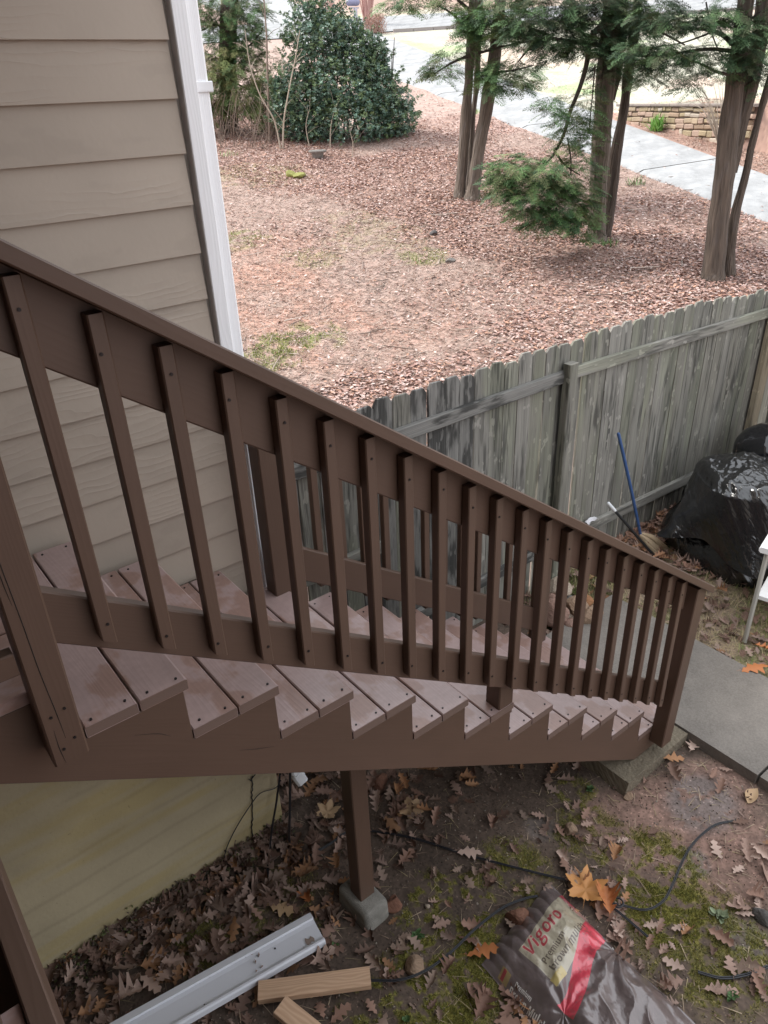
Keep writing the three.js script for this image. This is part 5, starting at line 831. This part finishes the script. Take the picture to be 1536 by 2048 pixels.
{
  const b = G(452, 262), D = depthOf(b.x, b.z), t = thing('cedar_tree', 'wispy yellow-green cedar at the upper left between the house trim and the big bush', 'tree', b.toArray());
  part(t, 'trunk', trunkGeo([[458, 268], [457, 200], [456, 120], [457, 40], [460, -60]], [19, 17, 17, 16, 14], D), M.barkDark);
  part(t, 'branch', mergeGeometries([branch([[458, 60], [430, 50], [402, 62]], 2.5, 1, D - 0.3), branch([[458, 110], [500, 90], [525, 60]], 2.5, 1, D - 0.3), branch([[457, 150], [420, 170], [400, 190]], 2, 1, D - 0.4), branch([[457, 160], [500, 180], [540, 200]], 2, 1, D - 0.4)]), M.barkDark);
  foliage(t, [[460, 20, 60, 40, D - 0.3, 330], [500, 40, 36, 40, D - 0.3, 170], [415, 30, 24, 36, D - 0.3, 110], [405, 62, 16, 20, D - 0.3, 40], [505, 62, 24, 24, D - 0.3, 70], [440, 90, 30, 40, D - 0.3, 150], [490, 100, 30, 30, D - 0.3, 130]].map((q) => { q[5] *= 1.5; return q; }), 0.32, GREENS, 0.6);
  foliage(t, [[430, 170, 34, 60, D - 0.6, 300], [475, 165, 46, 60, D - 0.6, 380], [520, 190, 40, 44, D - 0.6, 240], [415, 220, 24, 30, D - 0.5, 90], [470, 120, 40, 30, D - 0.5, 120], [560, 185, 24, 34, D - 0.5, 90], [545, 140, 26, 40, D - 0.3, 110], [540, 225, 30, 36, D - 0.5, 130], [400, 140, 16, 50, D - 0.4, 100]].map((q) => { q[5] *= 1.5; return q; }), 0.32, [[0.12, 0.17, 0.055], [0.17, 0.2, 0.07], [0.2, 0.19, 0.075], [0.09, 0.14, 0.05]], 0.9);
}

// ---------------------------------------------------------------- broadleaf evergreen bush
{
  const b = G(690, 292), D = depthOf(b.x, b.z), t = thing('evergreen_bush', 'large glossy dark green holly-like bush at the yard edge', 'bush', b.toArray());
  const lf = new THREE.BufferGeometry(), P = [];                          // sprig of seven folded leaves
  let q = 99; const r = () => { q = Math.imul(q ^ q >>> 15, 2246822519) + 374761 | 0; return ((q ^ q >>> 13) >>> 0) / 4294967296; };
  for (let i = 0; i < 8; i++) { const a = i * 2.4, el = 0.1 + r() * 0.9, d = V(Math.cos(a) * Math.cos(el), Math.sin(el), Math.sin(a) * Math.cos(el)), s = V(-d.z, 0, d.x).normalize(), n = V().crossVectors(s, d), o = d.clone().multiplyScalar(0.1 + r() * 0.3), A = o, B = o.clone().addScaledVector(d, 0.8), m = o.clone().addScaledVector(d, 0.4), L = m.clone().addScaledVector(s, 0.24).addScaledVector(n, 0.07), R = m.clone().addScaledVector(s, -0.24).addScaledVector(n, 0.07); P.push(...A.toArray(), ...B.toArray(), ...L.toArray(), ...A.toArray(), ...R.toArray(), ...B.toArray()); }
  lf.setAttribute('position', new THREE.Float32BufferAttribute(P, 3)); lf.computeVertexNormals();
  const list = [];
  const blobs = [[690, 240, 105, 62, 1], [760, 232, 72, 68, 1], [620, 215, 70, 60, 1], [690, 170, 95, 60, 1], [640, 100, 60, 70, 1], [610, 60, 40, 55, 0.9], [665, 70, 60, 45, 1], [700, 110, 50, 60, 1], [755, 175, 48, 60, 1], [755, 120, 26, 40, 0.9], [790, 250, 42, 46, 1], [730, 140, 30, 44, 0.8], [585, 180, 34, 54, 0.8], [610, 250, 50, 40, 0.8], [585, 110, 20, 30, 0.5], [572, 235, 34, 48, 0.7], [560, 190, 22, 40, 0.45], [800, 205, 26, 30, 0.7], [735, 85, 18, 26, 0.5], [650, 22, 30, 26, 0.6]];
  for (const [u, v, ru, rv, dn] of blobs) {
    const k = px(D), c = atD(u, v, D + 0.9), n = Math.round(ru * rv * 0.25 * dn);
    for (let i = 0; i < n; i++) {
      const a = rr(0, 6.28), w = rr(-1, 1), s = Math.sqrt(1 - w * w), rad = Math.pow(rr(0.25, 1), 0.45), x = Math.cos(a) * s * rad, y = w * rad, z = Math.sin(a) * s * rad, lump = fbm(x * 2.6 + u * 0.1, y * 2.6 + z * 1.9 + v * 0.1, 3);
      const f = 0.72 + 0.6 * lump, p = c.clone().addScaledVector(R0, x * ru * k * f).addScaledVector(V(0, 1, 0), y * rv * k * f).addScaledVector(HF, z * Math.min(ru * k, 1.3) * f);
      if (p.y < H(p.x, p.z) + 0.03 || lump < 0.38 && rad > 0.8) continue;
      list.push([p, quat(rr(-0.8, 1.2), Math.atan2(R0.x * x + HF.x * z, R0.z * x + HF.z * z) + rr(-0.8, 0.8), rr(-0.6, 0.6)), rr(0.055, 0.095), tint([[0.13, 0.19, 0.08], [0.075, 0.14, 0.095], [0.105, 0.18, 0.13], [0.055, 0.1, 0.07], [0.13, 0.19, 0.1], [0.16, 0.23, 0.18]])]);
    }
  }
  for (let i = 0; i < 150; i++) {                                         // loose shoots standing out of the outline
    const [u, v, ru, rv] = blobs[Math.floor(rnd() * blobs.length)], a = rr(-0.3, 3.4), c = atD(u + Math.cos(a) * ru * 0.85, v - Math.sin(a) * rv * 0.85, D + rr(0.2, 1.2)), d = V(0, 1, 0).multiplyScalar(rr(0.3, 1)).addScaledVector(R0, Math.cos(a) * rr(0.3, 1)).normalize();
    for (let k = 0; k < 9; k++) { const p = c.clone().addScaledVector(d, k * rr(0.025, 0.045)); if (p.y > H(p.x, p.z) + 0.05) list.push([p, quat(rr(-0.8, 1.2), rr(0, 6.3), rr(-0.6, 0.6)), rr(0.045, 0.075), tint([[0.11, 0.18, 0.085], [0.15, 0.22, 0.12], [0.085, 0.14, 0.08]])]); }
  }
  const f = instanced('foliage', lf, new THREE.MeshStandardMaterial({ color: rgb(1, 1, 1), roughness: 0.34, side: THREE.DoubleSide }), list, t);
  const st = []; for (let i = 0; i < 26; i++) { const u = rr(600, 790), a = atD(u, 285, D + 0.8), e = atD(u + rr(-40, 40) - (u - 690) * 0.3, rr(70, 200), D + rr(0.4, 1.6)); a.y = H(a.x, a.z); st.push(tube([a, a.clone().lerp(e, 0.5).add(V(rr(-0.1, 0.1), 0, rr(-0.1, 0.1))), e], [0.03, 0.02, 0.008], 5)); }
  part(t, 'stems', mergeGeometries(st), M.barkDark);
  console.log('bush', list.length);
}
// bare saplings and brown thicket in front of them
{
  const sap = (list, r, D, label, m = M.twigPale) => { const p = poly(list, D); p[0].y = H(p[0].x, p[0].z); const o = thing('bare_sapling', label, 'sapling', p[0].toArray(), 'bare saplings by the big bush'); part(o, 'stem', tube(p, p.map((_, i) => mix(r, r * 0.35, i / (p.length - 1))), 6), m); const tw = []; for (let i = 1; i < p.length; i++) for (let k = 0; k < 2; k++) { const a = p[i].clone().lerp(p[i - 1], rnd() * 0.6), e = a.clone().addScaledVector(R0, rr(-0.4, 0.4)).add(V(0, rr(0.15, 0.5), 0)).addScaledVector(HF, rr(-0.3, 0.3)); tw.push(tube([a, a.clone().lerp(e, 0.5).add(V(0, 0.03, 0)), e], [r * 0.35, r * 0.25, r * 0.12], 4)); } part(o, 'twigs', mergeGeometries(tw), m); };
  const D = depthOf(G(560, 290).x, G(560, 290).z) - 0.4;
  sap([[565, 290], [568, 240], [578, 180], [590, 120], [600, 60]], 0.024, D, 'tall pale bare sapling in the gap left of the big bush');
  sap([[560, 285], [548, 240], [520, 190], [500, 130], [490, 60]], 0.022, D, 'bare sapling bending left across the wispy cedar');
  sap([[536, 250], [535, 150], [533, 70], [528, 0], [526, -40]], 0.03, D + 0.6, 'straight slender bare sapling between the wispy cedar and the bush', M.twig);
  sap([[660, 290], [662, 250], [672, 210]], 0.016, D - 0.2, 'short bare sapling before the middle of the big bush');
  sap([[618, 285], [612, 250], [620, 215]], 0.014, D, 'short bare sapling before the left part of the big bush');
  sap([[705, 330], [706, 290], [700, 262]], 0.012, D - 1.2, 'thin bare stick standing in the leaves before the big bush');
  sap([[688, 120], [686, 60], [680, 20], [676, -30]], 0.03, D + 1.2, 'pale trunked sapling rising through the top of the big bush', M.twigRed);
  const b = G(440, 275), t = thing('bare_thicket', 'tangled thicket of brown bare twigs at the foot of the wispy cedar', 'thicket', b.toArray()), l = [];
  for (let i = 0; i < 170; i++) { const g = G(rr(396, 560), rr(246, 300)), e = g.clone().addScaledVector(R0, rr(-0.7, 0.7)).add(V(0, rr(0.3, 1.3), 0)).addScaledVector(HF, rr(-0.4, 0.4)); l.push(tube([g, g.clone().lerp(e, 0.5).add(V(rr(-0.1, 0.1), 0.15, rr(-0.1, 0.1))), e, e.clone().add(V(rr(-0.2, 0.2), rr(-0.2, 0.05), rr(-0.2, 0.2)))], [0.009, 0.007, 0.004, 0.003], 4)); }
  const o = part(t, 'twigs', mergeGeometries(l), M.twig); o.userData.kind = 'stuff';
}
// stones, stump and plants in the yard
const yardRock = (u, v, sx, sy, sz, m, label) => { const c = G(u, v), g = rockGeo(sx, sy, sz, rs++); g.translate(c.x, c.y + sy * 0.4, c.z); return solo('rock', g, m, label, 'rock', c.toArray(), 'rocks in the yard'); };
const mossR = stoneMat(0.3, 0.3, 0.08);
yardRock(581, 353, 0.13, 0.1, 0.14, mossR, 'left of two mossy yellow-green rocks in the leaf litter');
yardRock(600, 355, 0.17, 0.09, 0.14, mossR, 'right, wider one of two mossy yellow-green rocks in the leaf litter');
yardRock(901, 524, 0.11, 0.05, 0.06, rockM.grey, 'small grey rock on the open yard');
yardRock(868, 470, 0.08, 0.06, 0.08, stoneMat(0.1, 0.09, 0.09), 'dark clod on the yard left of the twin-trunk cedar');
{ const c = G(636, 316); solo('birdbath_stone', new THREE.LatheGeometry([[0, -0.05], [0.13, -0.05], [0.14, 0.1], [0.21, 0.13], [0.22, 0.17], [0.19, 0.175], [0.15, 0.155], [0, 0.15]].map((q) => new THREE.Vector2(...q)), 20).translate(c.x, c.y, c.z), rockM.grey, 'low round grey stone basin before the big bush', 'stone basin', c.toArray()); }
function tuft(name, label, cat, c, n, s, cols, spreadR) { const t = thing(name, label, cat, c.toArray()), l = []; const g = new THREE.BufferGeometry(); g.setAttribute('position', new THREE.Float32BufferAttribute([-0.05, 0, 0, 0.05, 0, 0, -0.045, 0.6, 0.08, 0.045, 0.6, 0.08, 0, 1, 0.28], 3)); g.setIndex([0, 1, 2, 1, 3, 2, 2, 3, 4]); g.computeVertexNormals(); for (let i = 0; i < n; i++) l.push([c.clone().add(V(rr(-1, 1) * spreadR, 0, rr(-1, 1) * spreadR)), quat(rr(-0.1, 0.9), rr(0, 6.3), 0), V(s * 0.9, s * rr(0.6, 1.1), s), tint(cols)]); instanced('foliage', g, white2(0.6), l, t); }
tuft('daffodil_clump', 'bright green clump of daffodil leaves at the foot of the stone wall', 'plant', G(1314, 262), 90, 0.42, [[0.16, 0.33, 0.06], [0.22, 0.4, 0.1]], 0.12);
tuft('green_weed', 'green weed at the foot of the middle cedar', 'weed', G(1213, 492), 40, 0.16, [[0.12, 0.2, 0.07]], 0.14);
tuft('green_weed', 'green grass tuft by the drive edge right of the middle cedar', 'weed', G(1272, 370), 40, 0.2, [[0.16, 0.22, 0.1]], 0.16);
tuft('green_weed', 'pale green weed in leaves at the far left of the yard', 'weed', G(456, 312), 30, 0.16, [[0.25, 0.3, 0.14]], 0.2);
tuft('green_weed', 'green weed by the drive edge behind the twin-trunk cedar', 'weed', G(945, 228), 50, 0.2, [[0.22, 0.28, 0.12]], 0.3);
// stone retaining wall
{
  const t = thing('stone_wall', 'low tan stacked-stone retaining wall beside the drive', 'wall', WA.toArray());
  const topY = H(WA.x, WA.z) + 0.36, L0 = -0.25, L1 = WL * 1.2, mats = [stoneMat(0.5, 0.39, 0.27), stoneMat(0.42, 0.3, 0.21), stoneMat(0.55, 0.47, 0.38), stoneMat(0.44, 0.35, 0.22), stoneMat(0.5, 0.36, 0.28)];
  let y = topY, row = 0;
  const pt = (s, yy, o) => V(WA.x + WT.x * s - WN.x * o, yy, WA.z + WT.z * s - WN.z * o);
  while (y > topY - 1.35) {
    const h = rr(0.12, 0.19); let s = L0 - rr(0, 0.2);
    while (s < L1) { const w = rr(0.09, 0.34); const m = pt(s + w / 2, y - h, 0); if (y > H(pt(s, 0, 0.1).x, pt(s, 0, 0.1).z) - 0.05) { const e = rr(-0.012, 0.012), g = beam(pt(s + 0.008, y - h / 2 + e, -0.06), pt(s + w - rr(0.006, 0.014), y - h / 2 + e + rr(-0.016, 0.016), -0.06), 0.2 + rr(-0.03, 0.05), h - 0.014 - rr(-0.012, 0.022), { ch: 0.022 }); part(t, 'stone', g, mats[Math.floor(rr(0, 5))]); } s += w; }
    y -= h; row++;
  }
  part(t, 'mortar', beam(pt(L0, topY - 0.66, -0.1), pt(L1, topY - 0.66, -0.1), 0.2, 1.3), stoneMat(0.16, 0.12, 0.09));
  for (let s = L0 - 0.1; s < L1; s += 0.62) part(t, 'cap_stone', beam(pt(s + 0.006, topY + 0.03, -0.08), pt(s + 0.614, topY + 0.03, -0.08), 0.32, 0.06, { ch: 0.012 }), stoneMat(0.3, 0.25, 0.22));
  const b = atD(1440, 280, depthOf(WB.x, WB.z) - 0.4), sh = thing('bare_shrub', 'bare branching shrub before the stone wall', 'shrub', b.toArray()), l = [];
  for (let i = 0; i < 26; i++) { const e = b.clone().addScaledVector(R0, rr(-1.3, 0.3)).add(V(0, rr(0.5, 1.5), 0)).addScaledVector(HF, rr(-0.4, 0.4)); l.push(tube([b.clone().add(V(rr(-0.08, 0.08), -0.1, 0)), b.clone().lerp(e, 0.5).add(V(0, 0.2, 0)), e], [0.012, 0.008, 0.003], 4)); }
  part(sh, 'twigs', mergeGeometries(l), M.twigPale);
}
// across the street: mailbox, crape myrtle, clipped dead shrub
{
  const c = G(713, 62), D = depthOf(c.x, c.z), k = px(D), t = thing('mailbox', 'lavender grey mailbox on a post by the street at the top of the photo', 'mailbox', c.toArray());
  part(t, 'post', box(c.x - 0.07, c.x + 0.07, c.y - 0.1, c.y + 1.0, c.z - 0.07, c.z + 0.07), mat(0.42, 0.4, 0.46, 0.7));
  const m = atD(706, 12, D), g = new THREE.CapsuleGeometry(0.16, 0.42, 4, 10).rotateZ(Math.PI / 2).rotateY(-0.4).translate(m.x, c.y + 1.25, m.z); part(t, 'box', g, mat(0.2, 0.2, 0.3, 0.5));
  part(t, 'bracket', box(c.x - 0.3, c.x + 0.2, c.y + 0.98, c.y + 1.04, c.z - 0.05, c.z + 0.05, { along: 'x' }), mat(0.4, 0.38, 0.42, 0.7));
}
{
  const mk = (u, v, n, h, r, label) => { const c = G(u, v), t = thing('crape_myrtle', label, 'shrub', c.toArray(), 'crape myrtles across the street'), l = []; for (let i = 0; i < n; i++) { const a = rr(0, 6.3), e = c.clone().add(V(Math.cos(a) * r * rr(0.4, 1), h * rr(0.8, 1.1), Math.sin(a) * r * rr(0.4, 1))); l.push(tube([c.clone().add(V(Math.cos(a) * 0.12, 0, Math.sin(a) * 0.12)), c.clone().lerp(e, 0.5).add(V(Math.cos(a) * 0.06, 0, Math.sin(a) * 0.06)), e], [0.045, 0.03, 0.016], 5)); } part(t, 'stems', mergeGeometries(l), M.twigRed); };
  mk(735, 52, 26, 2.6, 0.75, 'bare pinkish crape myrtle rising by the mailbox');
  mk(655, 55, 16, 2.6, 0.9, 'bare pinkish crape myrtle behind the top of the big bush');
  const c = G(750, 68), t = thing('clipped_shrub', 'clipped brown dormant shrub by the mailbox across the street', 'shrub', c.toArray()), l = [];
  const tw = new THREE.BufferGeometry(); tw.setAttribute('position', new THREE.Float32BufferAttribute([-0.06, 0, 0, 0.06, 0, 0, 0, 1, 0], 3)); tw.computeVertexNormals();
  for (let i = 0; i < 1500; i++) l.push([c.clone().add(V(rr(-1, 1) * 0.45, rr(0, 0.75), rr(-1, 1) * 0.45)), quat(rr(-0.9, 0.9), rr(0, 6.3), rr(-0.9, 0.9)), rr(0.14, 0.28), tint([[0.42, 0.27, 0.22], [0.3, 0.18, 0.14]])]);
  instanced('twigs', tw, white2(0.9), l, t);
}
const renderer = new THREE.WebGLRenderer({ antialias: true });
renderer.toneMapping = THREE.LinearToneMapping; renderer.toneMappingExposure = EXPOSURE;
renderer.shadowMap.enabled = true;
renderer.render(scene, camera);
